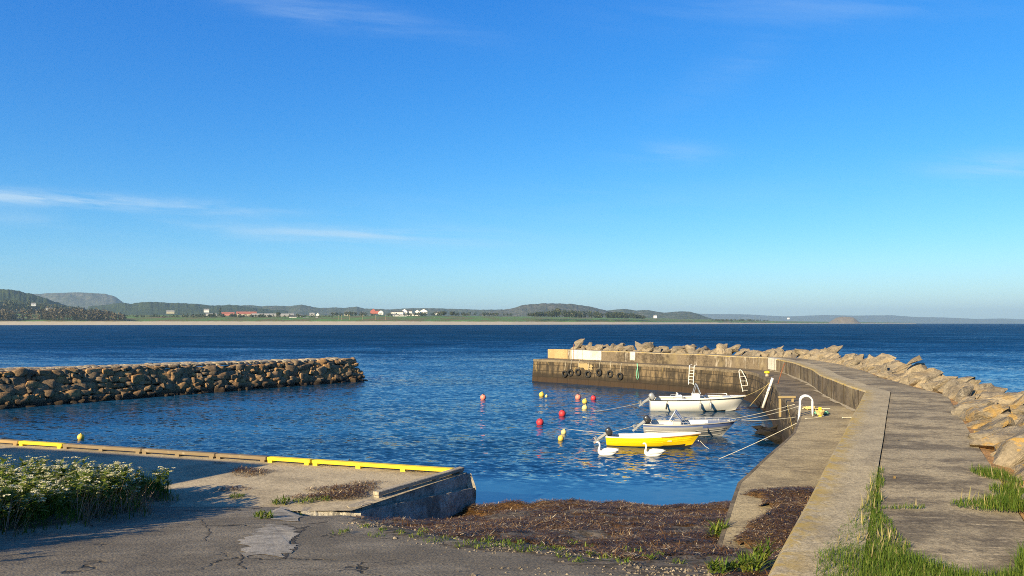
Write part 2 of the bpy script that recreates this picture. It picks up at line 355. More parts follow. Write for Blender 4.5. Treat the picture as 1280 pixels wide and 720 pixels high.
def m_water():
    m, t, p, o = newmat('sea_water'); P = t.pos(); X = t.sep(P)
    dist = t.n('ShaderNodeVectorMath', {0: P}, operation='LENGTH').outputs['Value']
    wind = t.vm(P, (1, 1, 0), rot=(0, 0, R(14)))
    def slope(vec, sc_, detail, dist_, gain):
        nd = t.n('ShaderNodeTexNoise', {'Vector': t.vm(vec, sc_), 'Scale': 1.0, 'Detail': detail, 'Roughness': .62, 'Distortion': dist_})
        q = t.n('ShaderNodeVectorMath', {0: nd.outputs[1], 1: (.5, .5, .5)}, operation='SUBTRACT').outputs[0]
        return t.n('ShaderNodeVectorMath', {0: q, 1: gain}, operation='MULTIPLY').outputs[0]
    def vadd(a, b): return t.n('ShaderNodeVectorMath', {0: a, 1: b}, operation='ADD').outputs[0]
    def vscale(a, k): 
        nd = t.n('ShaderNodeVectorMath', {0: a}, operation='SCALE'); t.set(nd.inputs['Scale'], k); return nd.outputs[0]
    shelter = t.sstep(t.m('ADD', X[1], t.m('MULTIPLY', t.noise(t.vm(P, (.3, .3, 0)), 1.0, 3.0), 5.0)), 28.5, 34.5, 0.03, 1.0)   # lee of the beach lies smooth
    gust = t.sstep(t.noise(t.vm(P, (.03, .085, 0)), 1.0, 4.0, .6, .6), .34, .58, .55, 1.0)
    amp = t.m('MULTIPLY', shelter, gust)
    rip = vscale(slope(wind, (2.3, 4.2, 1), 4.0, .6, (.80, 1.10, 0)), amp)
    wav = vscale(slope(wind, (.55, 1.15, 1), 2.0, .4, (.30, .44, 0)), amp)
    opensea = t.sstep(dist, 60, 150)
    swl = vscale(slope(wind, (.07, .20, 1), 3.0, .3, (.18, .38, 0)), opensea)
    big = vscale(slope(wind, (.012, .05, 1), 3.0, .3, (.10, .25, 0)), opensea)
    tot = vadd(vadd(rip, wav), vadd(swl, big))
    lean = vscale((0, 0, 0), 0.0)
    lean = t.n('ShaderNodeCombineXYZ', {0: 0.0, 1: t.m('MULTIPLY', t.sstep(dist, 30, 260, -.06, -.30), shelter), 2: 1.0}).outputs[0]   # the faces of the waves that run in to the shore
    n3 = t.n('ShaderNodeVectorMath', {0: vadd(tot, lean)}, operation='NORMALIZE').outputs[0]
    band = t.noise(t.vm(P, (.006, .05, 0)), 1.0, 4.0, .6)
    col = t.mix(t.sstep(dist, 30, 220), (.010, .070, .160), (.002, .027, .075))
    col = t.mix(t.sstep(band, .35, .65), col, (.002, .017, .044))
    col = t.mix(t.sstep(X[1], 31.0, 24.5, 0, .5), col, (.02, .085, .16))          # shallows; the calm strip's reflected sky is put into this lighter colour too
    t.set(p.inputs['Base Color'], col)
    t.set(p.inputs['Roughness'], t.sstep(dist, 40, 900, .05, .22)); t.set(p.inputs['IOR'], t.sstep(X[1], 36.0, 28.0, 1.333, 2.1))
    t.set(p.inputs['Specular IOR Level'], t.sstep(dist, 40, 350, .5, .11))
    t.set(p.inputs['Normal'], n3)
    return m
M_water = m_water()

def m_rock(name, cols, lich=.0, scale=1.0, dark=None):
    m, t, p, o = newmat(name); P = t.pos()
    n1 = t.noise(P, 1.3 * scale, 6.0, .65); n2 = t.noise(P, 9.0 * scale, 6.0, .7)
    rv = t.m('FRACT', t.m('ADD', t.attr('var'), t.rnd()))
    c = t.ramp(rv, cols)
    c = t.mix(t.sstep(n1, .42, .66, 0, .65), c, tuple(q * .5 for q in cols[0][1]))
    c = t.mix(.5, c, t.ramp(n2, [(.28, (.15, .15, .15)), (.72, (.85, .85, .85))]), 'OVERLAY')
    if lich:
        nz = t.sep(t.n('ShaderNodeNewGeometry').outputs['Normal'])[2]
        near = t.sstep(t.sep(P)[1], 34, 14, .15, 1.0)
        c = t.mix(t.m('MULTIPLY', t.m('MULTIPLY', t.sstep(t.noise(P, 1.5, 6.0, .7, .5), .515, .60), near), lich), c, (.42, .25, .05))
        c = t.mix(t.sstep(t.noise(P, 3.1, 6.0, .7), .62, .7, 0, .5), c, (.5, .45, .36))
    ob = t.obj(); strata = t.noise(t.vm(ob, (.8, 1.4, 7.0)), 1.6, 5.0, .7, .4); blot = t.noise(P, 4.2 * scale, 6.0, .75)
    c = t.mix(t.sstep(strata, .54, .68, 0, .55), c, tuple(q * .45 for q in cols[0][1])); c = t.mix(t.sstep(blot, .6, .72, 0, .5), c, tuple(min(.7, q * 1.7) for q in cols[0][1]))
    if dark: c = t.mix(t.sstep(t.m('ADD', t.sep(P)[2], t.m('MULTIPLY', n1, .5)), .45, .95, .9, 0), c, dark)
    t.set(p.inputs['Base Color'], c); p.inputs['Roughness'].default_value = .88; p.inputs['Specular IOR Level'].default_value = .3
    t.set(p.inputs['Normal'], t.bump(t.m('ADD', t.m('ADD', n2, t.m('MULTIPLY', n1, .8)), t.m('MULTIPLY', strata, 1.2)), .8, .09))
    return m
M_boulder = m_rock('armour_rock', [(0, (.25, .205, .145)), (.4, (.31, .255, .175)), (.75, (.22, .19, .145)), (1, (.34, .27, .17))], .85)
M_stone = m_rock('wall_stone', [(0, (.22, .155, .095)), (.25, (.42, .235, .10)), (.45, (.18, .135, .09)), (.62, (.29, .21, .13)), (.8, (.5, .28, .11)), (1, (.25, .19, .13))], 0, 1.6, (.02, .016, .012))
M_crest = m_rock('crest_stone', [(0, (.42, .35, .24)), (1, (.36, .30, .22))], 0, 1.5)
M_wetrock = m_rock('wet_rock', [(0, (.04, .034, .026)), (.5, (.055, .042, .028)), (1, (.03, .027, .022))], 0, 1.5, (.014, .011, .008))
M_core = plain('dark_core', (.06, .047, .033), .95)

M_yellow = plain('yellow_kerb_paint', (.80, .60, .02), .6, vary=.4, scale=2.2, dirt=(.36, .28, .11), bump=.4)
M_tankerb = plain('faded_kerb_timber', (.36, .25, .11), .85, vary=.7, scale=1.5, bump=.5, dirt=(.16, .11, .06))
M_greykerb = plain('weathered_timber', (.23, .175, .105), .9, vary=.7, scale=2.0, bump=.5, dirt=(.33, .28, .2))
M_byellow = plain('boat_yellow', (.86, .60, .005), .32, vary=.12, scale=1.0, dirt=(.72, .45, .01), coat=.3)
M_bdark = plain('boat_antifoul', (.022, .024, .026), .6, vary=.4)
M_gel = plain('white_gelcoat', (.80, .78, .72), .3, vary=.1, scale=.8, coat=.3)
M_geld = plain('cream_gelcoat', (.66, .61, .50), .45, vary=.25, scale=1.5)
M_alu = plain('aluminium_hull', (.50, .49, .47), .42, .45, .35, 2.0, dirt=(.36, .33, .3))
M_alud = plain('aluminium_rail', (.72, .72, .72), .3, .8)
M_blue = plain('blue_hull_band', (.09, .13, .29), .35, vary=.2, coat=.3)
M_black = plain('black_rubber', (.014, .014, .015), .65, vary=.4, scale=6)
M_engine = plain('engine_black', (.03, .032, .036), .3, vary=.2, coat=.5)
M_engineg = plain('engine_grey', (.30, .31, .32), .35, .2, .2)
M_wood = plain('varnished_gunwale', (.34, .19, .07), .5, vary=.5, scale=6)
m_, t_, p_, o_ = newmat('windscreen'); M_glass = m_
p_.inputs['Base Color'].default_value = (.42, .50, .60, 1); p_.inputs['Roughness'].default_value = .08; p_.inputs['Alpha'].default_value = .9
M_swan = plain('swan_plumage', (.82, .80, .74), .8, vary=.12, scale=8, bump=.4, bscale=60)
M_bill = plain('swan_bill', (.55, .22, .05), .5)
M_red = plain('red_float', (.55, .04, .05), .5, vary=.3, dirt=(.2, .06, .05))
M_pink = plain('faded_red_float', (.80, .24, .17), .5, vary=.25)
M_yfloat = plain('yellow_float', (.70, .50, .09), .5, vary=.25, dirt=(.3, .22, .08))
M_pale = plain('pale_yellow_float', (.78, .62, .24), .5, vary=.3, dirt=(.3, .25, .12))
M_ropew = plain('white_rope', (.62, .58, .46), .9, vary=.4, scale=20)
M_ropey = plain('straw_rope', (.62, .48, .20), .9, vary=.4, scale=20)
M_ropeg = plain('green_rope', (.20, .48, .32), .9, vary=.4, scale=20)
M_ropeo = plain('orange_rope', (.50, .17, .06), .9, vary=.4, scale=20)
M_wpaint = plain('white_paint', (.74, .72, .66), .5, vary=.25, scale=4, dirt=(.4, .27, .15))
M_galv = plain('galvanised_steel', (.62, .64, .68), .35, .6, .2, 5)
M_rust = plain('rusty_steel', (.24, .09, .04), .85, .1, .5, 9)
M_ypaint = plain('pale_yellow_timber', (.36, .27, .13), .8, vary=.4, scale=3, dirt=(.35, .26, .13))

# ------------------------------------------------------------------ pier lines (quay edge / parapet), world metres
QP = [(1.9, 8.5), (3.48, 12.5), (5.56, 18.0), (10.0, 26.1), (12.4, 31.6), (14.5, 39.6), (16.7, 47.0), (18.5, 55.0), (18.9, 59.5), (15.6, 65.2), (8.8, 72.4), (2.3, 78.5)]
WP = [(2.4, 7.5), (5.03, 12.5), (7.94, 18.0), (12.2, 26.1), (14.9, 31.2), (16.7, 39.5), (19.0, 47.5), (20.7, 56.0), (20.9, 60.5), (17.0, 66.6), (10.3, 73.8), (3.9, 80.0)]
def dens(P, keep=(0, 1, 2, 3, 4, 8, 9, 10, 11), m=16):
    """even points between key points, rounded along the curve"""
    P = np.array(P, float); out = []
    for i in range(len(P) - 1):
        p0 = P[i - 1] if i > 0 and i not in (1, 2, 3, 4, 8) else P[i] * 2 - P[i + 1]
        p3 = P[i + 2] if i + 2 < len(P) and (i + 1) not in (1, 2, 3, 4, 8) else P[i + 1] * 2 - P[i]
        for k in range(m):
            t = k / m
            out.append(.5 * ((2 * P[i]) + (-p0 + P[i + 1]) * t + (2 * p0 - 5 * P[i] + 4 * P[i + 1] - p3) * t * t + (-p0 + 3 * P[i] - 3 * P[i + 1] + p3) * t**3))
    out.append(P[-1]); return np.array(out)
Q, W = dens(QP), dens(WP)
def offset(L, d):
    t = np.gradient(L, axis=0); t = np.stack([np.convolve(np.pad(t[:, k], 4, 'edge'), np.ones(9) / 9, 'valid') for k in (0, 1)], 1)
    t /= np.linalg.norm(t, axis=1)[:, None]; return L + np.stack([t[:, 1], -t[:, 0]], 1) * d
arcW = np.r_[0, np.cumsum(np.linalg.norm(np.diff(W, axis=0), axis=1))]
arcQ = np.r_[0, np.cumsum(np.linalg.norm(np.diff(Q, axis=0), axis=1))]
O_ = offset(W, 3.0)
def xq(y): return np.interp(y, Q[:140, 1], Q[:140, 0])
def xw(y): return np.interp(y, W[:140, 1], W[:140, 0])

# ------------------------------------------------------------------ ground
EX = np.array([(-60, 19.7), (-5.4, 19.7), (-4.9, 18.6), (-2.6, 15.1), (-1.1, 13.0), (.73, 11.3), (2.1, 9.9), (3.2, 9.2), (6, 8)])
def ye(x): return np.interp(x, EX[:, 0], EX[:, 1])
def zroad(y): return np.clip(4.5 - .16 * np.asarray(y, float), 1.435, 4.6)
def bank_mask(x, y):
    """grass bank beside the road"""
    e = -8.7 + .45 * np.sin(y * .9) + .25 * np.sin(y * 2.3 + 1) - .9 * sm(y, 19.6, 21.6) + .45 * sm(15.5 - y, 0, 3) - 0.25 * (11 - np.minimum(y, 11))
    n = 21.3 + .86 * (x + 9.65)
    return sm(e - x, -.15, .5) * sm(n - y, -.1, .8)
def zground(x, y):
    x, y = np.broadcast_arrays(np.asarray(x, float), np.asarray(y, float))
    z = zroad(y) + .018 * (fbm(x * .8, y * .8, 0, 3, 5) - .5)
    b = ye(x); yw = 24.7 + .35 * np.sin(x * .9) + .12 * x
    t = (y - b) / (yw - b)
    zb = (zroad(b) - .04) * (1 - t) * np.where(t > 0, 1, 1)
    heap = .62 * np.exp(-((y - 23.4 - .1 * x) / .9)**2) * (fbm(x * .9, y * .7, 0, 3, 9) > .0) * (fbm(x * 1.1, y * .9, 0, 3, 9) - .25) * sm(5 - x, 0, 3)
    zb = zb + (.22 * (fbm(x * .8, y * .8, 0, 3, 3) - .5) + .12 * (fbm(x * 4, y * 4, 0, 3, 4) - .5)) * sm(t, 0, .12) + heap
    inb = (y > b) & (x > -5.2)
    z = np.where(inb, np.maximum(zb, -2.2), z)
    so = (x + 1.42) * .853 - (y - 23.4) * .522; ta_ = -(x + 1.42) * .522 - (y - 23.4) * .853      # scoured hollow along the foot of the slab quay
    z = z - .36 * np.exp(-((so - .3) / 1.2)**2) * sm(ta_, .2, 1.6) * sm(6.4 - ta_, 0, 1.2) * (so > -.6)
    z = z - .42 * np.exp(-((x + 4.55) / .85)**2 - ((y - 18.25) / .75)**2) * (y < 19.3)
    z = np.where((y > 20.4) & (x <= -5.2), -2.0, z)
    bk = bank_mask(x, y); z = z + (.26 * bk + .34 * sm(-8.6 - x, 0, 3.2) * bk) * np.where(inb, 0, 1) * (.8 + .4 * fbm(x * .7, y * .7, 0, 3, 77))
    xr = xw(np.clip(y, 7.5, 40))
    right = x > xr + .3
    zr = np.maximum(3.12, 4.52 - .15 * y); o = x - (xr + 3.5)
    zr = zr - np.clip(o - 1.5, 0, 20) * .5 * sm(y, 4, 10)
    z = np.where(right & (y > 4), np.maximum(zr, -2.5), z)
    oo = x - (xr + 3.15)
    z = np.where(right & (y > 11) & (oo < 0), np.where(y < 17, 3.08, -2.4), z)
    z = np.where(right & (y > 11) & (oo >= 0), np.maximum(3.12 - .42 * np.maximum(oo - .6, 0), -2.4), z)
    return z
GS, GR = {}, {}
def patch_grid(x0, x1, y0, y1, st):
    X, Y = np.meshgrid(np.arange(x0, x1 + 1e-6, st), np.arange(y0, y1 + 1e-6, st), indexing='ij'); return X, Y
# one graded sheet: fine near the view, coarse outside
gx = np.unique(np.r_[np.linspace(-90, -22, 18), np.arange(-22, 13, .14), np.linspace(13, 60, 14)])
gy = np.unique(np.r_[np.linspace(-60, 2, 18), np.arange(2, 30, .14), np.linspace(30, 40, 6)])
X, Y = np.meshgrid(gx, gy, indexing='ij'); Z = zground(X, Y)
b_ = ye(X)
bare = sm(fbm(X * .75, Y * .9, 0, 3, 61), .53, .62) * sm(24 - Y, 0, 3)
weedy = sm(Y - b_ + .25 * (fbm(X, Y, 0, 3, 8) - .5), .1, .9) * (X > -5.0) * (1 - .8 * bare)
gritty = np.maximum(np.exp(-((Y - b_ + .5) / .8)**2) * (X > -3.5) * .75 * fbm(X * 1.2, Y * 1.2, 0, 3, 2) * 2, (weedy > .02) * 1.0 * sm(Y - b_, 0, .5))
gritty = np.maximum(gritty, .8 * sm(9.6 - Y, 0, .6) * sm(X - .5, 0, 1.5) * fbm(X * 1.5, Y * 1.5, 0, 3, 6) * 1.6)
grassy = np.maximum(bank_mask(X, Y), sm(X - xw(np.clip(Y, 7.5, 40)), .3, .9) * sm(9.8 - Y, 0, .5))
g = MB(); g.grid(X, Y, Z, flip=False)
go = g.build('ground', M_ground, smooth=True, attrs={'weedy': weedy, 'gritty': gritty, 'grassy': grassy}); tag(go, kind='structure')

# concrete repair sheet and open cracks in the road
def G(px, row):
    d = 1.7 / ((row - H0) / F - .16); return ((px - 640) / F * d, d)
def sheet(poly, z0, wob=.05, st=.12, seed=1):
    P, _ = resample(poly + [poly[0]], st); P = P[:-1]
    P = P + (np.stack([fbm(P[:, 0] * 5, P[:, 1] * 5, 0, 3, seed), fbm(P[:, 0] * 5, P[:, 1] * 5, 7, 3, seed)], 1) - .5) * wob * 4
    return P, np.c_[P, zground(P[:, 0], P[:, 1]) + z0]
P2, P3 = sheet([G(*q) for q in [(322, 657), (345, 655), (372, 660), (370, 667), (362, 674), (367, 684), (356, 697), (330, 694), (302, 698), (306, 684), (298, 676)]], .008, .11)
pm = MB(); pm.add(P3, [range(len(P3))][0:1] and [tuple(range(len(P3)))]); tag(pm.build('concrete_patch', M_patch), kind='structure')
def crack(pts, wd, name='road_crack'):
    P, _ = resample([G(*q) for q in pts], .06); n = len(P)
    P = P + (np.stack([fbm(P[:, 0] * 7, P[:, 1] * 7, 0, 3, 3), fbm(P[:, 0] * 7, P[:, 1] * 7, 5, 3, 3)], 1) - .5) * .16
    ww = wd * (.4 + fbm(np.arange(n) * .5, 0, 0, 2, 4)); t = np.gradient(P, axis=0); t /= np.linalg.norm(t, axis=1)[:, None]; nn = np.c_[t[:, 1], -t[:, 0]]
    A, B = P + nn * ww[:, None] / 2, P - nn * ww[:, None] / 2
    V = np.concatenate([np.c_[A, zground(A[:, 0], A[:, 1]) + .004], np.c_[B, zground(B[:, 0], B[:, 1]) + .004]])
    c = MB(); c.add(V, [(i, i + 1, n + i + 1, n + i) for i in range(n - 1)]); tag(c.build(name, M_core), kind='structure')
crack([(356, 655), (372, 661), (384, 657), (371, 668), (366, 676), (371, 682), (352, 699)], .055)
crack([(356, 655), (385, 655), (410, 652)], .07)
crack([(302, 712), (300, 702), (306, 690)], .022)
crack([(250, 648), (262, 664), (258, 676)], .016)

# ------------------------------------------------------------------ sea: one curved sheet (true earth curvature) out past the horizon
rr = np.r_[.5, np.geomspace(3, 15000, 150)]; th = np.linspace(0, 2 * math.pi, 257)
TR, TT = np.meshgrid(rr, th, indexing='ij')
wm = MB(); wm.grid(TR * np.cos(TT), TR * np.sin(TT), -TR**2 / (2 * 6.371e6), flip=False)
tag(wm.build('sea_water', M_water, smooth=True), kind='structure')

# ------------------------------------------------------------------ far land, hills
def m_land(name, cols, scale, rocky=None):
    m, t, p, o = newmat(name); P = t.pos()
    n1 = t.noise(P, scale, 6.0, .65); n2 = t.noise(t.vm(P, (1, .3, 1)), scale * 6, 5.0, .7)
    c = t.ramp(t.m('ADD', t.m('MULTIPLY', n1, .6), t.m('MULTIPLY', n2, .4)), cols)
    if rocky: c = t.mix(t.sstep(t.noise(P, scale * 3.1, 6.0, .7), .52, .62, 0, .8), c, rocky)
    t.set(p.inputs['Base Color'], c); p.inputs['Roughness'].default_value = .95; p.inputs['Specular IOR Level'].default_value = .1
    t.set(p.inputs['Normal'], t.bump(n2, .7, .12 / scale))
    return m
M_forest = m_land('forest_hill', [(.35, (.018, .030, .012)), (.5, (.034, .052, .020)), (.65, (.06, .075, .03))], .010)
M_ridge = m_land('heath_ridge', [(.35, (.030, .045, .022)), (.5, (.055, .068, .035)), (.68, (.10, .105, .06))], .006, (.15, .14, .12))
M_bluff = m_land('rock_bluff', [(.35, (.04, .05, .035)), (.5, (.075, .08, .06)), (.7, (.12, .12, .10))], .004, (.15, .14, .125))
def ridge(name, pts, d, depth, mat_, base=-6.0, rough=.06, dd=None, extend=True):
    pts = np.array(pts, float); n = int((pts[-1, 0] - pts[0, 0]) * 1.6) + 2
    px = np.linspace(pts[0, 0], pts[-1, 0], n); row = np.interp(px, pts[:, 0], pts[:, 1])
    D = np.full(n, d) if dd is None else np.interp(px, *dd)
    zt = HC + (H0 - row) * D / F
    zt = zt + rough * np.abs(zt) * (fbm(px * .22, d * .01, 0, 4, 21) - .5)
    cr = np.linspace(-1, 1, 25); sh = np.where(cr < 0, 1 - np.abs(cr)**1.25, 1 - .75 * np.abs(cr)**1.4)
    C, PX = np.meshgrid(cr, px, indexing='ij'); S = np.repeat(sh[:, None], n, 1)
    jit = fbm(PX * .07, C * 7.0, d * .001, 4, 33) - .5
    S = np.clip(S + .28 * jit * (1 - np.abs(C)) * (np.abs(C) > .05), 0, 1)
    Y = D[None] + C * depth; X = (PX - 640) / F * D[None] * (1 + C * depth / D[None] * 1.0)
    Zz = base + (zt[None] - base) * S
    b = MB(); b.grid(X, Y, Zz, flip=True); return tag(b.build(name, mat_, smooth=True), kind='structure')
ridge('forest_hill', [(-160, 352), (-60, 357), (0, 361.5), (25, 364), (50, 370), (70, 377.5), (85, 382), (110, 387), (150, 395)], 3700, 900, M_forest)
ridge('bluff_hill', [(-60, 376), (0, 372), (35, 368.5), (60, 366.5), (100, 365.3), (132, 367.3), (145, 371), (153, 378), (165, 383), (190, 388)], 8200, 1500, M_bluff, rough=.02)
ridge('wooded_ridge', [(110, 383), (152, 379), (165, 379.5), (185, 377.2), (205, 378.2), (240, 379.4), (268, 382), (287, 381), (302, 382.5), (320, 385), (360, 389)], 5000, 1100, M_forest)
ridge('low_ridge', [(250, 386), (300, 382), (312, 381), (327, 383), (340, 382), (362, 383), (377, 381), (387, 382.5), (396, 384.7), (409, 385), (420, 384), (430, 385), (446, 383), (456, 385.6), (487, 386.7), (518, 385), (549, 385.6),
      (573, 386.2), (596, 387), (627, 387), (680, 389), (740, 391)], 6800, 1300, M_ridge)
ridge('rocky_hill', [(600, 392), (622, 388), (640, 385.5), (655, 380.8), (672, 379.6), (690, 379), (715, 380), (735, 382.5), (757, 388), (775, 393)], 5400, 900, M_bluff, rough=.05)
ridge('coast_hill', [(740, 392), (760, 388), (780, 386), (795, 388.2), (810, 387.5), (830, 390.7), (850, 389.2), (862, 389.5), (872, 392), (882, 396), (895, 400)], 6200, 700, M_ridge, rough=.05)
ridge('far_mountains', [(560, 392), (700, 390), (820, 391), (880, 392.3), (935, 393), (960, 394.5), (985, 395.5), (1030, 393.7), (1065, 394.5), (1115, 394), (1140, 396), (1185, 397), (1222, 398.7), (1252, 398), (1290, 399.5), (1380, 398)], 17000, 1800, M_bluff, base=-60, rough=.03)
ridge('rocky_islet', [(1032, 404), (1038, 401.5), (1045, 397.5), (1053, 395.7), (1060, 396.2), (1067, 397), (1072, 401), (1076, 404)], 5600, 160, m_land('islet_rock', [(.35, (.14, .12, .09)), (.6, (.24, .2, .15))], .03), base=-4, rough=.1)
D0 = (np.array([-250, 0, 500, 640, 800, 900, 960, 1060, 1145]), np.array([1750, 1800, 1900, 2050, 2500, 3300, 4200, 5600, 6300]))
def land_d(px): return np.interp(px, *D0)
def m_shore():
    m, t, p, o = newmat('shore_land'); P = t.pos(); b = t.attr('inland')
    n = t.noise(t.vm(P, (1, .4, 1)), .012, 6.0, .65); n2 = t.noise(P, .05, 5.0, .7)
    fld = t.ramp(n, [(.36, (.17, .13, .065)), (.47, (.12, .14, .05)), (.56, (.10, .20, .05)), (.66, (.13, .23, .06))])
    fld = t.mix(t.sstep(n2, .52, .66, 0, .5), fld, (.10, .09, .05))
    sand = t.mix(n2, (.40, .35, .27), (.52, .46, .36))
    c = t.mix(t.sstep(t.m('ADD', b, t.m('MULTIPLY', t.m('SUBTRACT', n2, .5), .10)), .07, .11), sand, fld)
    t.set(p.inputs['Base Color'], c); p.inputs['Roughness'].default_value = .95; p.inputs['Specular IOR Level'].default_value = .1; return m
px = np.linspace(-250, 1145, 420); dd = land_d(px)
tp = np.interp(px, [-250, 500, 640, 800, 900, 960, 1060, 1145], [400.3, 400.2, 400.6, 401.2, 401.6, 402.2, 402.9, 403.7])
tf = np.interp(px, [-250, 0, 200, 500, 640, 800, 900, 960, 1060, 1145], [391, 392, 394, 394.5, 395.5, 397.5, 399.5, 401.2, 402.4, 403.6])
rowsd = [(-.10, None, -3.0), (0, None, -.5), (.03, .45, 0), (.06, 1.0, 0), (.16, 1.0, 1.0), (.4, 1.0, 1.0), (.8, 1.0, 1.0)]
VV = []; inl = []
for q, (f, _, _) in enumerate(rowsd):
    d = dd * (1 + f)
    if q == 0: z = np.full_like(d, -4.0)
    elif q == 1: z = np.full_like(d, -.6)
    elif q == 2: z = (HC + (H0 - tp - 1.6) * d / F)
    elif q == 3: z = HC + (H0 - tp) * d / F
    elif q == 4: z = HC + (H0 - (tp * .5 + tf * .5)) * d / F
    elif q == 5: z = HC + (H0 - tf) * d / F
    else: z = HC + (H0 - tf) * d / F * .6
    VV.append(np.stack([(px - 640) / F * d, d, z + (q > 2) * 1.2 * (fbm(px * .3, q * 3.1, 0, 3, 4) - .5)], 1)); inl.append(np.full(len(px), [0, 0, .08, .2, .5, .8, 1][q]))
A = np.array(VV); s_ = MB(); s_.grid(A[..., 0], A[..., 1], A[..., 2], flip=True)
tag(s_.build('far_shore', m_shore(), smooth=True, attrs={'inland': np.array(inl)}), kind='structure')

# ------------------------------------------------------------------ the air
hz = MB(); hz.box((0, 4500, 190), (42000, 41000, 520))
m_, t_, p_, o_ = newmat('haze_air'); t_.t.nodes.remove(p_)
t_.t.links.new(t_.n('ShaderNodeVolumePrincipled', {'Color': (.50, .76, 1.0, 1), 'Density': 5.5e-5, 'Anisotropy': .1}).outputs[0], o_.inputs['Volume'])
tag(hz.build('haze', m_), kind='stuff')
# ------------------------------------------------------------------ concrete pier
def strip(b, A, za, B, zb, n, arc, mi=0, v0=0.0, v1=1.0, lich=None, jit=0.0):
    """surface between two lines, n subdivisions across"""
    t = np.linspace(0, 1, n + 1)[None, :]; A = np.asarray(A)[:, None, :]; B = np.asarray(B)[:, None, :]
    P = A * (1 - t[..., None]) + B * t[..., None]; za = np.asarray(za, float).reshape(-1, 1); zb = np.asarray(zb, float).reshape(-1, 1)
    Zz = za * (1 - t) + zb * t + np.zeros((len(arc), 1))
    uv = np.stack([np.broadcast_to(arc[:, None], Zz.shape), np.broadcast_to(v0 + (v1 - v0) * t, Zz.shape)], -1)
    if jit:
        Pj = P + np.zeros(Zz.shape + (1,)); nrm = fbm(Pj[..., 0] * 1.6, Pj[..., 1] * 1.6, Zz * 1.6, 4, 12) - .5
        env = np.minimum(1, np.minimum(t, 1 - t) * 8 + .25); T_ = np.gradient(Pj[:, 0, :], axis=0); T_ /= np.linalg.norm(T_, axis=1)[:, None] + 1e-9
        P = Pj + (nrm * env * jit)[..., None] * np.stack([-T_[:, 1], T_[:, 0]], 1)[:, None, :]
    b.grid(P[..., 0] + 0 * Zz, P[..., 1] + 0 * Zz, Zz, mi, var=.5 if lich is None else np.broadcast_to(lich(t), Zz.shape), uv=uv, flip=True)
pier = empty('concrete_pier', (12.0, 28.0, 0), 'long curved concrete pier with a raised parapet, upper walkway and lower quay round the harbour', 'pier')
off = (12.0, 28.0, 0)
ztop = 3.30 + .02 * np.sin(arcW * .8)
zq = 2.30 + .012 * np.sin(arcQ)
s0 = 40 * 0
lw = lambda P: fbm(P[:, 0] * 1.3, P[:, 1] * 1.3, 0, 3, 8) - .5
Wi, Wj = W.copy(), offset(W, .06)
Wc = offset(W, .96)
pb = MB()
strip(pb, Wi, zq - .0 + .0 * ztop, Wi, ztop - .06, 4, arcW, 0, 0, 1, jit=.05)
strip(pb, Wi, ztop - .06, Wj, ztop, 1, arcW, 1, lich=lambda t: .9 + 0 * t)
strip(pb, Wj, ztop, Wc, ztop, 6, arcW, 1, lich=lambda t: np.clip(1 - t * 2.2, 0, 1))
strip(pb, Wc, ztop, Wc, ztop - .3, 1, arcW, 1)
# mouth end of the parapet
e0, e1 = Wi[-1], Wc[-1]
pb.add([(*e0, 2.3), (*e1, 2.3), (*e1, ztop[-1]), (*e0, ztop[-1])], [(0, 1, 2, 3)], 0)
V = np.concatenate(pb.v); lich = np.concatenate(pb.var)
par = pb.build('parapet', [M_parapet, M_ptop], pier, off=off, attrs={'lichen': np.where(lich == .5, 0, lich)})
wb = MB(); Wd = offset(W, .98)
strip(wb, Wd, ztop - .03, O_, ztop - .07, 8, arcW); strip(wb, O_, ztop - .07, O_, ztop * 0 - 2.5, 4, arcW)
wb.add([(*Wd[-1], -2), (*O_[-1], -2), (*O_[-1], ztop[-1] - .07), (*Wd[-1], ztop[-1] - .03)], [(0, 1, 2, 3)])
wb.build('walkway', M_walk, pier, off=off)
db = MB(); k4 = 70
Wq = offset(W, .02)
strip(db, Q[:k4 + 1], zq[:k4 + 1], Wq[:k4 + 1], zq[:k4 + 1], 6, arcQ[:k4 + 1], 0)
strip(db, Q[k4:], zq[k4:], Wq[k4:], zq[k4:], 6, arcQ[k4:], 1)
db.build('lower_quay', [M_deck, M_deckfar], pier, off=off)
fb = MB()
Qb = offset(Q, -.42)                                               # battered wall, foot further out
strip(fb, Qb, zq * 0 - 1.6, offset(Q, -.04), zq - .22, 14, arcQ, 0, -1.6, 2.1, jit=.22)
en = [(*Qb[-1], -1.6), (*(W[-1] + (Wc[-1] - W[-1]) * 1.0 + (W[-1] - Q[-1]) * 0 + np.array([-.25, .2])), -1.6), (*Wc[-1], 2.3), (*(offset(Q, -.04)[-1]), 2.08), (*Wc[-1], 2.3)]
qq = offset(Q, -.04)[-1]; ec = Wc[-1]; fo = np.array([-.45, .3])
n_ = 8; tt = np.linspace(0, 1, n_ + 1)
GX, GZ = np.meshgrid(tt, np.linspace(0, 1, 8), indexing='ij')
lo = np.array(Qb[-1])[None, None] * (1 - GX)[..., None] + (ec + fo)[None, None] * GX[..., None]; hi = qq[None, None] * (1 - GX)[..., None] + ec[None, None] * GX[..., None]
PP = lo * (1 - GZ)[..., None] + hi * GZ[..., None]; ZZ = -1.6 + GZ * 3.68
fb.grid(PP[..., 0], PP[..., 1], ZZ, 0, uv=np.stack([GX * 4, ZZ], -1))
fb.build('quay_wall', M_face, pier, smooth=True, off=off)
cb = MB()                                                           # coping of the quay edge, in cast lengths with slight gaps
strip(cb, offset(Q, -.06), zq - .22, offset(Q, -.06), zq + .004, 1, arcQ); strip(cb, offset(Q, -.06), zq + .004, offset(Q, .02), zq + .004, 1, arcQ); strip(cb, offset(Q, .0), zq - .23, offset(Q, -.06), zq - .22, 1, arcQ)
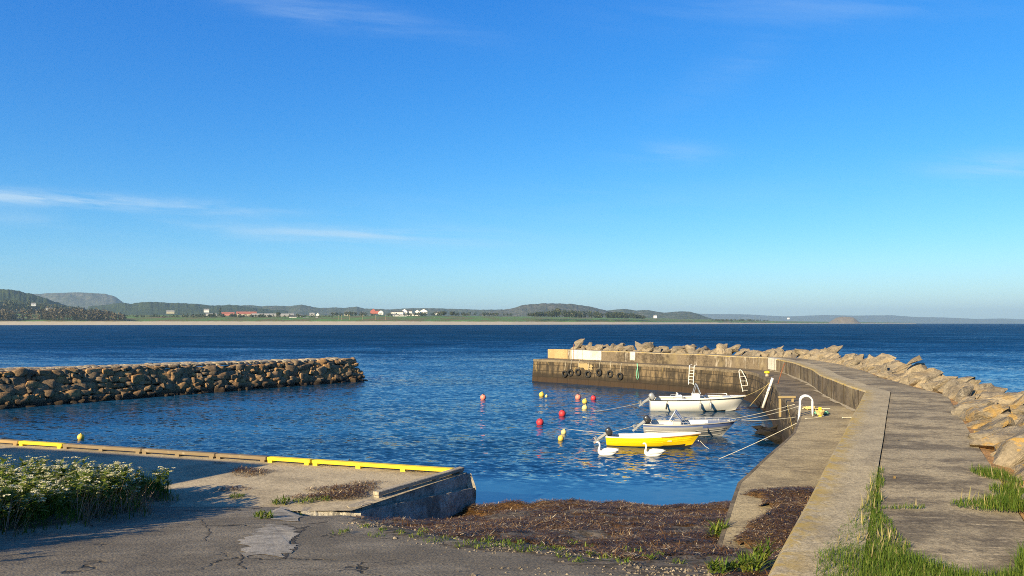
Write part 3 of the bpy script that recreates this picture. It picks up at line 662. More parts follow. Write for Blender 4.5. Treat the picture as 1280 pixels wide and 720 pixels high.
cb.add([(*qq, 2.06), (*(ec), 2.06), (*(ec), 2.304), (*qq, 2.304)], [(0, 1, 2, 3)])
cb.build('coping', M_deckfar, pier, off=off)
sb = MB(); ro = [offset(W, 3.0 + q) for q in (.02, .8, 1.8, 3.0, 4.4, 6.0, 8.0)]; rz_ = [3.2, 3.05, 2.5, 1.7, .8, -.3, -1.8]
for q in range(6): strip(sb, ro[q], ztop * 0 + rz_[q], ro[q + 1], ztop * 0 + rz_[q + 1], 3, arcW, 0)
sb.build('rubble_slope', M_stone, pier, off=off)
# repaired lengths of the parapet near the harbour mouth: tan render, then white render, a pale patch further on
def panel(a0, a1, mat_, name, zl=2.36, zh=None, out=-.035):
    sel = (arcW >= a0) & (arcW <= a1); L = offset(W, out)[sel]; L2 = offset(W, .5)[sel]; a = arcW[sel]; zh_ = (ztop + .012)[sel] if zh is None else np.full(len(a), zh)
    b = MB(); strip(b, L, zh_ * 0 + zl, L, zh_, 3, a); strip(b, L, zh_, L2, zh_, 2, a)
    for k in (0, -1): b.add([(*L[k], zl), (*L2[k], zl), (*L2[k], zh_[k]), (*L[k], zh_[k])], [(0, 1, 2, 3)])
    b.build(name, mat_, pier, off=off)
AE = arcW[-1]
panel(AE - 3.0, AE + .1, M_tan, 'render_panel'); panel(AE - 7.4, AE - 3.05, M_white, 'render_panel')
panel(AE - 11.6, AE - 10.4, M_white, 'render_panel', zl=2.5); panel(arcW[128] - 2.2, arcW[128] - .15, M_white, 'render_panel', zl=2.4)
panel(arcW[128] + .6, arcW[128] + 1.3, M_white, 'render_panel', zl=2.45)
for k in range(66, 128, 5):                                           # joints between cast lengths
    b = MB(); q = W[k]; t = W[k + 1] - W[k]; b.box((*(q - np.array([t[1], -t[0]]) / np.linalg.norm(t) * .028), 2.80), (.03, .025, .94), math.atan2(t[1], t[0]))
    b.build('joint', M_core, pier, off=off)
# pale sand line swept against the foot of the parapet
b = MB(); sel = slice(66, 126); L = offset(W, -.02)[sel]; L2 = offset(W, -.30)[sel]; a = arcW[sel]; wv = fbm(a * .9, 0, 0, 4, 3)
L2 = L + (L2 - L) * np.clip((wv - .38) * 4, .1, 1)[:, None]; strip(b, L2, zq[sel] * 0 + 2.318, L, zq[sel] * 0 + 2.345, 2, a)
tag(b.build('wind_blown_sand', M_kerbgrey), kind='stuff')
# a painted weathered yellow mark on the wall above the tyres
fq = offset(Q, -.3)
b = MB(); r2 = np.random.default_rng(4)
qn = lambda k: (lambda t: np.array([-t[1], t[0]]) / np.linalg.norm(t))(Q[k + 1] - Q[k])
def face_pt(s, z, out=.0):
    """point on the harbour wall face at arc length s"""
    p = np.array([np.interp(s, arcQ, Q[:, 0]), np.interp(s, arcQ, Q[:, 1])]); p2 = np.array([np.interp(s + .2, arcQ, Q[:, 0]), np.interp(s + .2, arcQ, Q[:, 1])])
    t = (p2 - p) / np.linalg.norm(p2 - p); n = np.array([-t[1], t[0]]); bt = .04 + (.38) * np.clip((2.08 - z) / 3.68, 0, 1)
    return np.array([*(p + n * (bt + out)), z]), t, n
AQ = arcQ[-1]
def arc_of_px(px, z):
    best = min(range(0, 1200), key=lambda i: abs(640 + F * face_pt(AQ - 26 + i * .02, z)[0][0] / face_pt(AQ - 26 + i * .02, z)[0][1] - px)); return AQ - 26 + best * .02
sA = arc_of_px(733, 2.0)
for i in range(26):
    ds, z = r2.uniform(-.8, .8), r2.uniform(1.55, 2.05); p, t, n = face_pt(sA + ds, z, .075); wq, hq = r2.uniform(.1, .3), r2.uniform(.05, .13)
    b.add([p + np.array([*(t * a), c]) + np.array([*(n * .012 * (i % 3)), 0]) for a, c in ((-wq, -hq), (0, -hq * 1.5), (wq, -hq * .6), (wq * .8, hq), (-wq * .5, hq * 1.2))], [(0, 1, 2, 3, 4)])
b.build('paint_mark', M_ypaint, pier, off=off)

# ------------------------------------------------------------------ old concrete slab quay with the yellow kerb
qoff = (-1.5, 23.0, 0)
sq = empty('slab_quay', qoff, 'low concrete slab quay with yellow kerb along its water edge', 'quay')
C0 = np.array([-1.42, 23.4]); DL = np.array([-19.0, 6.0]) / np.linalg.norm([19, 6.0]); CR = np.array([-4.06, 19.07]); FL = C0 + DL * 46
b = MB()                                                             # deck: fan grid between the road joint and the water edge
na, nb = 60, 14
ta = np.linspace(0, 1, na); fe = C0[None] + (FL - C0)[None] * ta[:, None]**1.5
ne_x = np.interp(ta, [0, .08, .3, 1], [0, 0, 0, 0])
near = np.stack([np.interp(ta, [0, .12, 1], [CR[0], -5.4, -47]), np.interp(ta, [0, .12, 1], [CR[1] - .38, 18.62, 19.3])], 1)
tb = np.linspace(0, 1, nb)[None]
PX_ = near[:, None, :] * (1 - tb[..., None]) + fe[:, None, :] * tb[..., None]
zd = 1.45 + .03 * (fbm(PX_[..., 0] * .5, PX_[..., 1] * .5, 0, 3, 3) - .5)
b.grid(PX_[..., 0], PX_[..., 1], zd, flip=False)
b.build('deck', M_quay, sq, off=qoff)
b = MB()
# side walls as rough thick sheets: upper course, protruding lower course, end face to the water
def wallsheet(b, A, B, zA, zB, outv, n=40, m=8, amp=.10, seed=1, zlow=None, top=.25, bite=.0):
    t = np.linspace(0, 1, n)[:, None]; q = np.linspace(0, 1, m)[None]
    A, B, outv = np.array(A), np.array(B), np.array(outv)
    P = A[None] * (1 - t) + B[None] * t; zt = (zA[1] * (1 - t) + zB[1] * t); zl = (zA[0] * (1 - t) + zB[0] * t)
    z = zl * (1 - q) + zt * q; nse = fbm(P[:, :1] * 2.2 + 0 * q, P[:, 1:] * 2.2 + 0 * q, z * 2.2, 4, seed) - .5
    chip = bite * np.clip(fbm(P[:, :1] * 5 + 0 * q, P[:, 1:] * 5, 0, 3, seed + 5) - .45, 0, 1) * (q > .9)
    X = P[:, 0:1] + outv[0] * nse * amp * 2 - outv[0] * chip; Y = P[:, 1:2] + outv[1] * nse * amp * 2 - outv[1] * chip
    b.grid(X, Y, z - chip * .6, 0, flip=False)
    i = -1                                                            # inward ledge
    X2 = np.stack([X[:, i], P[:, 0] - outv[0] * top], 1); Y2 = np.stack([Y[:, i], P[:, 1] - outv[1] * top], 1); Z2 = np.stack([z[:, i] - chip[:, i] * .6, zt[:, 0] + .004], 1)
    b.grid(X2, Y2, Z2, 1, flip=False)
ov = np.array([.853, -.522])
wallsheet(b, C0 + ov * .02, CR + ov * .02, (.9, 1.452), (1.30, 1.452), ov, 46, 8, .05, 2, bite=.22)
wallsheet(b, C0 + ov * .30 + np.array([.0, .12]), CR + ov * .22, (-1.4, .98), (-.3, 1.37), ov, 46, 12, .07, 4, bite=.14, top=.32)
ov2 = np.array([-DL[1], DL[0]]) * -1
wallsheet(b, FL, C0, (-1.4, 1.45), (-1.4, 1.45), (DL[1], -DL[0]) if DL[1] * 6 - DL[0] * 0 > 99 else (.3, .95), 60, 6, .05, 6)
wallsheet(b, C0 + np.array([.12, .10]), C0 + ov * .30 + np.array([.02, .10]), (-1.4, 1.40), (-1.4, .98), (.95, .3), 6, 10, .08, 8)
wallsheet(b, CR + ov * .22, (-5.3, 18.55), (-.3, 1.37), (.9, 1.46), (.1, -1), 26, 6, .05, 9, bite=.2, top=.4)
b.build('side_wall', [M_quayside, M_kerbgrey], sq, off=qoff)
# broken wedge where the upper course has cracked away
b = MB(); b.box((CR[0] + .22, CR[1] + .25, 1.40), (.35, .16, .12), .9); b.box((CR[0] - .02, CR[1] + .02, 1.41), (.3, .22, .10), .5)
b.build('broken_lump', M_kerbgrey, sq, off=qoff)
def kerb(s0, s1, mat_, w_=.24, base=C0, dr=DL, inn=np.array([-.3, -.95]), h=.115, zb=1.515, skew=0.0):
    b = MB(); a, e = base + dr * s0, base + dr * s1; mid = (a + e) / 2 + inn * .36; rz = math.atan2(dr[1], dr[0]); L = s1 - s0
    b.box((*mid, zb + h / 2), (L - .015, w_, h), rz + skew, bev=.018)
    k = max(2, int(L / 1.35) + 1)
    for q in range(k):
        p = base + dr * (s0 + .14 + (L - .28) * q / (k - 1)) + inn * .37; b.box((*p, 1.485), (.17, w_ - .012, .10), rz)
    return b.build('kerb_beam', mat_, sq, off=qoff)
for s0_, s1_, mm in [(0.28, 5.35, M_yellow), (5.40, 7.1, M_yellow), (7.12, 9.2, M_greykerb), (9.22, 12.4, M_greykerb), (12.42, 16.1, M_greykerb), (16.12, 18.3, M_byellow if 0 else M_yellow), (18.32, 20.6, M_tankerb), (20.62, 24, M_tankerb), (24.02, 29, M_greykerb)]:
    kerb(s0_, s1_, mm, skew=.006 * (len(str(s1_)) % 3 - 1))
dR = (CR - C0) / np.linalg.norm(CR - C0)
kerb(.10, 4.15, M_kerbgrey, base=C0 + np.array([.18, -.10]), dr=dR, inn=np.array([-.80, .55]), w_=.2)
# fallen iron ladder hooks etc are not visible; pile of road edge slabs
for (pts, nm) in (([(330, 640), (352, 633), (384, 636), (372, 652), (340, 650)], 'concrete_patch'),):
    P2, P3 = sheet([G(*q) for q in pts], .012, .05, seed=3); pm = MB(); pm.add(P3, [tuple(range(len(P3)))]); tag(pm.build(nm, M_patch), kind='structure')

# ------------------------------------------------------------------ rubble stone breakwater
def rock_proto(seed, p=3.2, amp=.16, n=5):
    """rounded block: cube grid pushed to a superellipsoid, roughened"""
    V, Fc = [], []; idx = {}
    def vid(x, y, z):
        k = (round(x, 4), round(y, 4), round(z, 4))
        if k not in idx: idx[k] = len(V); V.append((x, y, z))
        return idx[k]
    g_ = np.linspace(-1, 1, n)
    for ax in range(3):
        for sg in (-1, 1):
            for i in range(n - 1):
                for j in range(n - 1):
                    q = []
                    for a, c in ((i, j), (i + 1, j), (i + 1, j + 1), (i, j + 1)):
                        pt = [0, 0, 0]; pt[ax] = sg; pt[(ax + 1) % 3] = g_[a]; pt[(ax + 2) % 3] = g_[c]; q.append(vid(*pt))
                    Fc.append(q if sg > 0 else q[::-1])
    V = np.array(V); r = (np.abs(V)**p).sum(1)**(1 / p); V = V / r[:, None]
    V *= (1 + amp * 2 * (fbm(V[:, 0] * 1.3 + seed * 7, V[:, 1] * 1.3, V[:, 2] * 1.3, 3, seed) - .5))[:, None]
    return V, Fc
protos = [rock_proto(k, 3.4 + (k % 4) * 1.0, .24 + .05 * (k % 3), 6) for k in range(14)]
BA = at(0, 510); BE = at(443, 476); bd = (BE.xy - BA.xy).normalized(); bl = (BE.xy - BA.xy).length
boff = (*((BA.xy + BE.xy) / 2), 0)
bw = empty('stone_breakwater', boff, 'breakwater of piled brown boulders with a paler flat top across the harbour mouth', 'breakwater')
bn = Vector((bd.y, -bd.x))                                           # towards the harbour
r3 = np.random.default_rng(11); b = MB(); bc = MB()
S0, S1 = -24.0, bl
def bw_h(s): return np.interp(s, [-24, 0, bl], [2.75, 2.62, 2.25])
zc = -.35; course = 0
hs_ = [.55, .50, .46, .52, .45, .5, .42, .42]
while course < 8:
    hh = hs_[course]; s = S0 + r3.uniform(0, .4)
    end = S1 + .9 - .32 * course
    while s < end:
        wd = r3.choice([r3.uniform(.28, .45), r3.uniform(.45, .8), r3.uniform(.8, 1.2)], p=[.28, .47, .25]); hz_ = hh * r3.uniform(.65, 1.0) * (1.0 + .55 * (wd > .75))
        top = bw_h(min(s, bl)); z = zc + hh / 2
        if z < top - .05:
            outp = .55 - .10 * course + r3.uniform(-.12, .14)
            c = BA.xy + bd * (s + wd / 2) + bn * outp
            V, Fc = protos[r3.integers(len(protos))]
            sc_ = np.array([wd * .55, .42, min(hz_, (top - z) * 2 + .1) * .56]); a = r3.uniform(-.3, .3); tl = r3.uniform(-.28, .28)
            Vv = V[:, [0, 1, 2]] * r3.choice([-1, 1], 3) * sc_
            Vv = np.c_[Vv[:, 0] * math.cos(tl) - Vv[:, 2] * math.sin(tl), Vv[:, 1], Vv[:, 0] * math.sin(tl) + Vv[:, 2] * math.cos(tl)]
            rz = math.atan2(bd.y, bd.x) + a; cs, sn = math.cos(rz), math.sin(rz)
            Vv = np.c_[Vv[:, 0] * cs - Vv[:, 1] * sn, Vv[:, 0] * sn + Vv[:, 1] * cs, Vv[:, 2]]
            Vv = Vv + [c.x, c.y, z + r3.uniform(-.1, .1)]
            Fc2 = Fc if np.linalg.det(np.diag(sc_)) > 0 else Fc
            b.add(Vv, Fc2, 0, r3.random())
        s += wd * .90
    zc += hh * .86; course += 1
b.build('rubble_face', M_stone, bw, smooth=True, off=boff, sharp=38)
b = MB(); s = S0                                                      # top stones: flat slabs in two uneven rows
for row_ in range(4):
    s = S0 + r3.uniform(0, .5)
    while s < S1 - .5:
        wd = r3.uniform(.4, 1.0); V, Fc = protos[r3.integers(len(protos))]; c = BA.xy + bd * (s + wd / 2) + bn * (-.35 - row_ * .72 + r3.uniform(-.1, .1)); rz = math.atan2(bd.y, bd.x) + r3.uniform(-.2, .2)
        Vv = V * [wd * .54, .40, .13]; cs, sn = math.cos(rz), math.sin(rz); Vv = np.c_[Vv[:, 0] * cs - Vv[:, 1] * sn, Vv[:, 0] * sn + Vv[:, 1] * cs, Vv[:, 2]]
        b.add(Vv + [c.x, c.y, bw_h(min(s, bl)) + r3.uniform(-.03, .06)], Fc, 0, r3.random()); s += wd
b.build('top_slabs', M_crest, bw, smooth=True, off=boff, sharp=38)
b = MB(); b.box(((BA.x + BE.x) / 2 - bd.x * 11.5, (BA.y + BE.y) / 2 - bd.y * 11.5, .45), (bl + 22, 2.9, 3.3), math.atan2(bd.y, bd.x))
V = b.v[0] + np.array([-bn.x, -bn.y, 0]) * 1.35; b.v[0] = V
b.build('core', M_core, bw, off=boff)
b = MB()                                                              # end of the mole: stones spilled down round the head
for i in range(46):
    a = r3.uniform(-.3, 2.4); lev = r3.uniform(0, 1); rad = .5 + 1.5 * (1 - lev) + r3.uniform(-.2, .2); zz = -.2 + lev * 2.2
    c = BE.xy - bn * 1.3 - bd * .9 + (bd * math.sin(a) + bn * math.cos(a)) * rad * 1.05; V, Fc = protos[r3.integers(len(protos))]
    Vv = V * r3.uniform(.28, .45, 3); b.add(Vv + [c.x, c.y, zz], Fc, 0, r3.random())
b.build('head_stones', M_stone, bw, smooth=True, off=boff, sharp=38)

# ------------------------------------------------------------------ rock armour along the seaward side of the pier: every boulder its own object
import bmesh
def boulder_mesh(seed):
    r = np.random.default_rng(seed); bm = bmesh.new()
    for _ in range(15):
        p = r.normal(size=3); p /= np.abs(p).max() if r.random() < .55 else np.linalg.norm(p)
        bm.verts.new(p * [1, .70, .50] * r.uniform(.8, 1.08))
    res = bmesh.ops.convex_hull(bm, input=bm.verts)
    bmesh.ops.delete(bm, geom=list({e for e in res['geom_interior'] + res['geom_unused'] if isinstance(e, bmesh.types.BMVert)}), context='VERTS')
    bmesh.ops.dissolve_limit(bm, angle_limit=.3, verts=bm.verts, edges=bm.edges)
    bmesh.ops.bevel(bm, geom=list(bm.edges), offset=.03, segments=1, affect='EDGES', profile=.6, clamp_overlap=True)
    bmesh.ops.triangulate(bm, faces=bm.faces)
    bmesh.ops.subdivide_edges(bm, edges=[e for e in bm.edges if e.calc_length() > .3], cuts=3, use_grid_fill=True)
    bmesh.ops.triangulate(bm, faces=bm.faces)
    co = np.array([v.co for v in bm.verts]); dsp = (fbm(co[:, 0] * 2.2 + seed, co[:, 1] * 2.2, co[:, 2] * 2.2, 4, seed) - .5) * .26
    bm.normal_update()
    for v_, d in zip(bm.verts, dsp): v_.co += v_.normal * float(d)
    me = bpy.data.meshes.new('boulder'); bm.to_mesh(me); bm.free(); me.materials.append(M_boulder)
    a = me.attributes.new('var', 'FLOAT', 'POINT'); a.data.foreach_set('value', [(seed * .37) % 1] * len(me.vertices))
    me.polygons.foreach_set('use_smooth', [True] * len(me.polygons)); me.set_sharp_from_angle(angle=R(24)); return me
bmesh_protos = [boulder_mesh(100 + k) for k in range(16)]
r4 = np.random.default_rng(5)
def boulder(c, s, rot, k, label, group):
    o = bpy.data.objects.new('boulder', bmesh_protos[k % 16]); COL.objects.link(o); o.location = c; o.scale = s; o.rotation_euler = rot
    return tag(o, label, 'boulder', group)
LN = ('ochre-stained angular grey boulder dumped along the edge of the upper walkway', 'ochre stained boulders beside the walkway')
LF = ('plain grey angular boulder piled behind the far bend of the pier parapet', 'grey boulders behind the parapet')
arcO = np.r_[0, np.cumsum(np.linalg.norm(np.diff(O_, axis=0), axis=1))]
tO = np.gradient(O_, axis=0); tO /= np.linalg.norm(tO, axis=1)[:, None]
for row_, (offs, zc, stp, sz) in enumerate([(.40, 3.16, .66, .62), (1.30, 3.14, .84, .86), (2.6, 2.5, 1.4, .95)]):
    s = 3.4 + row_ * .5
    while s < arcO[-1] - .3:
        px_, py_ = np.interp(s, arcO, O_[:, 0]), np.interp(s, arcO, O_[:, 1]); tx, ty = np.interp(s, arcO, tO[:, 0]), np.interp(s, arcO, tO[:, 1])
        far_ = py_ > 44; farseg = s > arcO[128] - 1
        dz = (.06 if row_ < 2 else 0) + (.22 if far_ and row_ == 1 else 0)
        k = sz * r4.uniform(.72, 1.22); rz = math.atan2(-tx, ty) + r4.uniform(-.45, .45)
        tall = r4.random() < .14
        sca = (k * r4.uniform(.95, 1.3), k * r4.uniform(.85, 1.15), k * (r4.uniform(1.1, 1.35) if tall else r4.uniform(.75, 1.0)))
        oo = offs + r4.uniform(-.18, .25) + (.15 if row_ == 0 and not farseg else 0)
        boulder((px_ + ty * oo, py_ - tx * oo, zc + dz + r4.uniform(-.15, .18)), sca, (r4.uniform(-.35, .35), r4.normal(-.45, .28), rz), int(r4.integers(16)), *(LF if far_ else LN))
        s += stp * k / sz * r4.uniform(.85, 1.1) * (1.0 if row_ else (1.25 if not farseg else 1.1))
# boulders one can tell apart
def at2(px, row, d): return far(px, row, d)
boulder(at2(774, 436.5, 78), (.95, .7, .85), (.1, -.25, .4), 3, 'large rounded boulder standing highest behind the white rendered parapet', None)
boulder(at2(812, 434, 75), (.55, .35, 1.0), (.1, .35, .2), 6, 'thin upright boulder leaning over its neighbour behind the parapet', None)
boulder(at2(1037, 441.5, 60), (1.3, .7, 1.1), (0, -.5, .5), 9, 'tall pointed boulder where the rock row meets the bend of the walkway', None)
boulder(at2(1140, 451, 38), (.6, .3, .24), (.1, -.4, .2), 11, 'long flat tilted slab lying on top of the rock row against the sea', None)

# weed-dark rocks at the foot of the harbour wall
for i, (px_, row_, z_, s_, lab) in enumerate([(951, 503, .35, .75, None), (960, 511, .3, .8, None), (970, 517, .35, .7, None), (956, 535, .25, .8, 1), (966, 541, .35, .9, None), (978, 549, .25, .8, None), (972, 531, .5, .7, None), (985, 543, .3, .75, None), (945, 495, .3, .7, None), (990, 553, .2, .7, None)]):
    p = at(px_, row_, z_); o = boulder((p.x, p.y, z_ - .1), (s_ * 1.15, s_ * .8, s_ * .6), (r4.uniform(-.3, .3), r4.uniform(-.3, .3), r4.uniform(0, 3)), i + 2, 'dark wet weed-covered rock in the water at the foot of the masonry quay wall', 'weed covered rocks under the quay wall')
    o.data = o.data.copy(); o.data.materials[0] = M_wetrock; o.name = 'shore_rock'
# ------------------------------------------------------------------ boats
def hull_pts(L, B, fs, fb_, draft, rake=.5, tr=.82, nst=26, m=9, full=.5, vee=.55, bowp=2.2):
    """half sections from keel to sheer: arrays [station, j]; stern at x=0, bow tip at x=L+rake"""
    s = np.linspace(0, 1, nst); q = np.linspace(0, 1, m)
    half = B / 2 * np.where(s < .45, tr + (1 - tr) * np.sin(s / .45 * math.pi / 2), (1 - np.clip((s - .45) / .55, 0, 1)**bowp)**.75)
    sheer = fs + (fb_ - fs) * s**1.8 - .02 * np.sin(s * math.pi); keel = -draft * (1 - np.clip((s - .72) / .28, 0, 1)**2 * .85)
    X, Y, Z = [np.zeros((nst, m)) for _ in range(3)]
    for i in range(nst):
        sharp = np.clip((s[i] - .35) / .65, 0, 1); e = full * (1 - sharp) + (1.0 + vee * .4) * sharp
        Y[i] = half[i] * np.sin(q * math.pi / 2)**e * (1 + .02 * q); Z[i] = keel[i] + (sheer[i] - keel[i]) * (q**(1.15 if sharp < .5 else 1.0))
        X[i] = s[i] * L + rake * s[i]**4 * np.clip((Z[i] - keel[i]) / (sheer[i] - keel[i]), 0, 1) - .06 * (1 - s[i])**6 * q
    return X, Y, Z
def hull_mesh(b, H, mi_fn=None, close=True, flip=False):
    X, Y, Z = H; n, m = X.shape
    for sg in (1, -1):
        i = np.arange(n * m).reshape(n, m); q = np.stack([i[:-1, :-1], i[1:, :-1], i[1:, 1:], i[:-1, 1:]], -1).reshape(-1, 4)
        if (sg > 0) != flip: q = q[:, ::-1]
        V = np.stack([X, sg * Y, Z], -1).reshape(-1, 3); k0 = len(b.f); b.add(V, q.tolist())
        if mi_fn:
            for k, f in enumerate(q): b.mi[k0 + k] = mi_fn(V[f].mean(0), k % (m - 1))
    if close:                                                         # transom
        V = [(X[0, j], Y[0, j], Z[0, j]) for j in range(m)] + [(X[0, j], -Y[0, j], Z[0, j]) for j in range(m - 1, -1, -1)]
        k0 = len(b.f); b.add(V, [tuple(range(2 * m))])
        if mi_fn: b.mi[k0] = mi_fn(np.array([X[0, 0], 0, Z[0].mean() + .1]), m - 2)
def inset(H, t, floor):
    X, Y, Z = [q.copy() for q in H]; Y = np.maximum(Y - t, .0); Z = np.maximum(Z, floor); X = X.copy(); n = len(X)
    X = np.clip(X, X[0, 0] + t, None) - (np.linspace(0, 1, n)**6 * t * 1.5)[:, None]; return X, Y, Z
def rail_path(H, dz=0.0, dy=0.0, a=0.0, e=1.0, both=True, n=24):
    X, Y, Z = H; s = np.linspace(a, e, n) * (len(X) - 1); f = lambda A: np.interp(s, np.arange(len(A)), A[:, -1])
    p = np.stack([f(X), np.maximum(f(Y) + dy, .0), f(Z) + dz], 1)
    return (p, p * [1, -1, 1])
def gunwale(b, H, w_, h_, mi=0, dz=0.0):
    for sg in (1, -1):
        X, Y, Z = H; P = np.stack([X[:, -1], Y[:, -1], Z[:, -1] + dz], 1) * [1, sg, 1]
        rings = []
        for i, p in enumerate(P):
            t = P[min(i + 1, len(P) - 1)] - P[max(i - 1, 0)]; nn = np.array([t[1], -t[0], 0.0]); nn /= np.linalg.norm(nn) + 1e-9
            rings.append([p + nn * w_ / 2 + [0, 0, -h_ / 2], p + nn * w_ / 2 + [0, 0, h_ / 2], p - nn * w_ / 2 + [0, 0, h_ / 2], p - nn * w_ / 2 + [0, 0, -h_ / 2]])
        b.loft(rings, mi=mi)
def outboard(parent, x, z, scale=1.0, tilt=.55, cow=M_engine, leg=M_engineg, handle=False):
    """outboard motor tilted up on the transom: cowling, leg, propeller, clamp"""
    root = bpy.data.objects.new('outboard_motor', None); COL.objects.link(root); root.parent = parent; root.location = (x, 0, z); root.rotation_euler = (0, tilt, 0); root.scale = (scale,) * 3
    b = MB(); rings = []
    for zz, sx, sy, cx in [(.02, .17, .12, 0), (.06, .24, .15, 0), (.16, .27, .165, -.01), (.28, .26, .16, -.02), (.36, .20, .13, -.04), (.395, .10, .07, -.06)]:
        rings.append([(cx - .04 + sx * math.copysign(abs(math.cos(a))**.7, math.cos(a)), sy * math.copysign(abs(math.sin(a))**.7, math.sin(a)), zz) for a in np.linspace(0, 2 * math.pi, 16, endpoint=False)])
    b.loft(rings); b.build('cowling', cow, root, smooth=True, sharp=50)
    b = MB(); b.box((-.05, 0, -.30), (.17, .09, .64), bev=.03); b.box((-.07, 0, -.60), (.34, .20, .025), bev=.008); b.build('leg', leg, root)
    b = MB(); b.tube([(.14, 0, -.74), (.05, 0, -.74), (-.12, 0, -.74), (-.22, 0, -.74), (-.27, 0, -.74)], [.01, .06, .065, .05, .02], 10); b.box((-.04, 0, -.68), (.15, .045, .16)); b.box((-.02, 0, -.87), (.13, .018, .18))
    for k in range(3):
        a = k * 2.094; b.box((-.245, .075 * math.cos(a), -.74 + .075 * math.sin(a)), (.02, .09, .12), M=Matrix.Rotation(a, 3, 'X') @ Matrix.Rotation(.5, 3, 'Y'))
    b.build('propeller_housing', leg, root, smooth=False)
    b = MB(); b.box((.08, .0, -.06), (.12, .20, .22), bev=.02); b.tube([(.12, .07, -.12), (.2, .07, -.14)], .015); b.tube([(.12, -.07, -.12), (.2, -.07, -.14)], .015)
    if handle: b.tube([(.16, 0, .08), (.36, .02, .20), (.62, .04, .32)], [.025, .022, .028], 8)
    b.build('clamp_bracket', cow, root); return root
def boat_root(px0, px1, row0, row1, label, kind):
    a = at(px0, row0); e = at(px1, row1); return empty('small_boat', (a.x, a.y, 0), label, kind, None, math.atan2(e.y - a.y, e.x - a.x)), (e - a).length

# yellow rowing boat
yb, L = boat_root(759.5, 862, 556.0, 559.4, 'small open yellow motorboat with dark bottom moored ahead of the swans', 'boat')
H = hull_pts(L, 1.22, .47, .72, .17, .52, .80)
b = MB()
hull_mesh(b, H, lambda c, j: 1 if c[2] < .055 + .05 * (c[0] / L)**2 * 2 else 0); b.build('hull', [M_byellow, M_bdark], yb, smooth=True, sharp=60)
b = MB()                                                             # overlapping strakes: narrow lips along the planking
for j in (5, 6, 7):
    for sg in (1, -1):
        P = np.stack([H[0][:, j], sg * (H[1][:, j] + .008), H[2][:, j]], 1)[:-1]; b.tube(P, .007, 5)
b.build('strake', M_byellow, yb, smooth=True)
b = MB(); hull_mesh(b, inset(H, .035, .02), flip=True); b.build('inner_hull', M_geld, yb, smooth=True, sharp=50)
b = MB(); gunwale(b, H, .075, .05, dz=.01); b.box((-.02, 0, .475), (.06, H[1][0, -1] * 2, .06)); b.build('gunwale', M_gel, yb)
b = MB(); gunwale(b, (H[0][16:], H[1][16:] + .03, H[2][16:]), .03, .045, dz=-.02); b.build('rubbing_strake', M_wood, yb)
for x_, w_ in ((.95, .30), (2.05, .28), (3.05, .26)):
    b = MB(); yw_ = np.interp(x_, H[0][:, -1], H[1][:, -1]); b.box((x_, 0, .36), (w_, yw_ * 2 - .1, .035), bev=.01); b.box((x_, 0, .19), (w_ * .8, .04, .30)); b.build('thwart', M_gel, yb)
b = MB(); b.lathe([(.02, -.03), (.03, 0), (.02, .03)], 8, (L + .42, 0, .34)); b.build('bow_ring', M_galv, yb)
outboard(yb, -.04, .54, .84, .95, M_engine, M_engineg, True)

# aluminium runabout
ab, L = boat_root(807, 902, 541.5, 545.2, 'grey aluminium runabout with a blue side band, windscreen and bow rail', 'boat')
H = hull_pts(L, 2.0, .60, .86, .20, .75, .88, vee=.9)
b = MB(); hull_mesh(b, H, lambda c, j: 1 if c[2] > .50 + .07 * c[0] / L and c[2] < .68 + .18 * (c[0] / L)**2 and j >= 4 else 0); b.build('hull', [M_alu, M_blue], ab, smooth=True, sharp=40)
b = MB()
for j, r_ in ((2, .016), (4, .02), (5, .016)):
    for sg in (1, -1): b.tube(np.stack([H[0][:, j], sg * (H[1][:, j] + .008), H[2][:, j]], 1)[:-1], r_, 5)
b.build('pressed_rib', M_alu, ab, smooth=True)
b = MB(); hull_mesh(b, inset(H, .05, .12), flip=True); b.build('inner_hull', M_alu, ab, smooth=True, sharp=50)
b = MB(); gunwale(b, H, .12, .05, dz=.01); b.box((-.02, 0, .60), (.08, H[1][0, -1] * 2, .06)); b.build('gunwale', M_alu, ab)
b = MB(); n0 = 19; X, Y, Z = H                                       # fore deck
V = [(X[i, -1], sg * max(Y[i, -1] - .03, 0), Z[i, -1] + .012 + .03 * (sg == 0)) for i in range(n0, 26) for sg in (-1, 0, 1)]; b.add(V, [q for i in range(25 - n0) for q in ((3 * i, 3 * i + 3, 3 * i + 4, 3 * i + 1), (3 * i + 1, 3 * i + 4, 3 * i + 5, 3 * i + 2))])
b.add([V[0], V[1], V[2], (V[2][0], V[2][1], .2), (V[0][0], V[0][1], .2)], [(0, 1, 2, 3, 4)]); b.build('foredeck', M_alu, ab)
b = MB(); b.box((1.75, -.42, .50), (.5, .55, .62), bev=.04, taper=.9); b.box((1.75, .42, .50), (.5, .55, .62), bev=.04, taper=.9); b.build('console', M_alu, ab)
for y_ in (-.42, .42):
    b = MB(); P = [(1.98, y_ - .28, .80), (1.62, y_ - .24, 1.30), (1.62, y_ + .24, 1.30), (1.98, y_ + .28, .80)]
    b.add(P, [(0, 1, 2, 3)]); b.add([tuple(q - (.012 if k == 0 else 0) for k, q in enumerate(p)) for p in P], [(3, 2, 1, 0)]); wsc = b.build('windscreen', M_glass, ab)
    b = MB(); b.tube(P + [P[0]], .018, 6); b.tube([(1.62, y_ - .24, 1.30), (1.25, y_ - .27, .66)], .016, 6); b.tube([(1.62, y_ + .24, 1.30), (1.25, y_ + .27, .66)], .016, 6); b.build('screen_frame', M_alud, wsc)
b = MB(); b.box((.75, 0, .42), (.4, 1.3, .10), bev=.03); b.box((.75, 0, .24), (.34, 1.2, .3)); b.build('rear_seat', M_geld, ab)
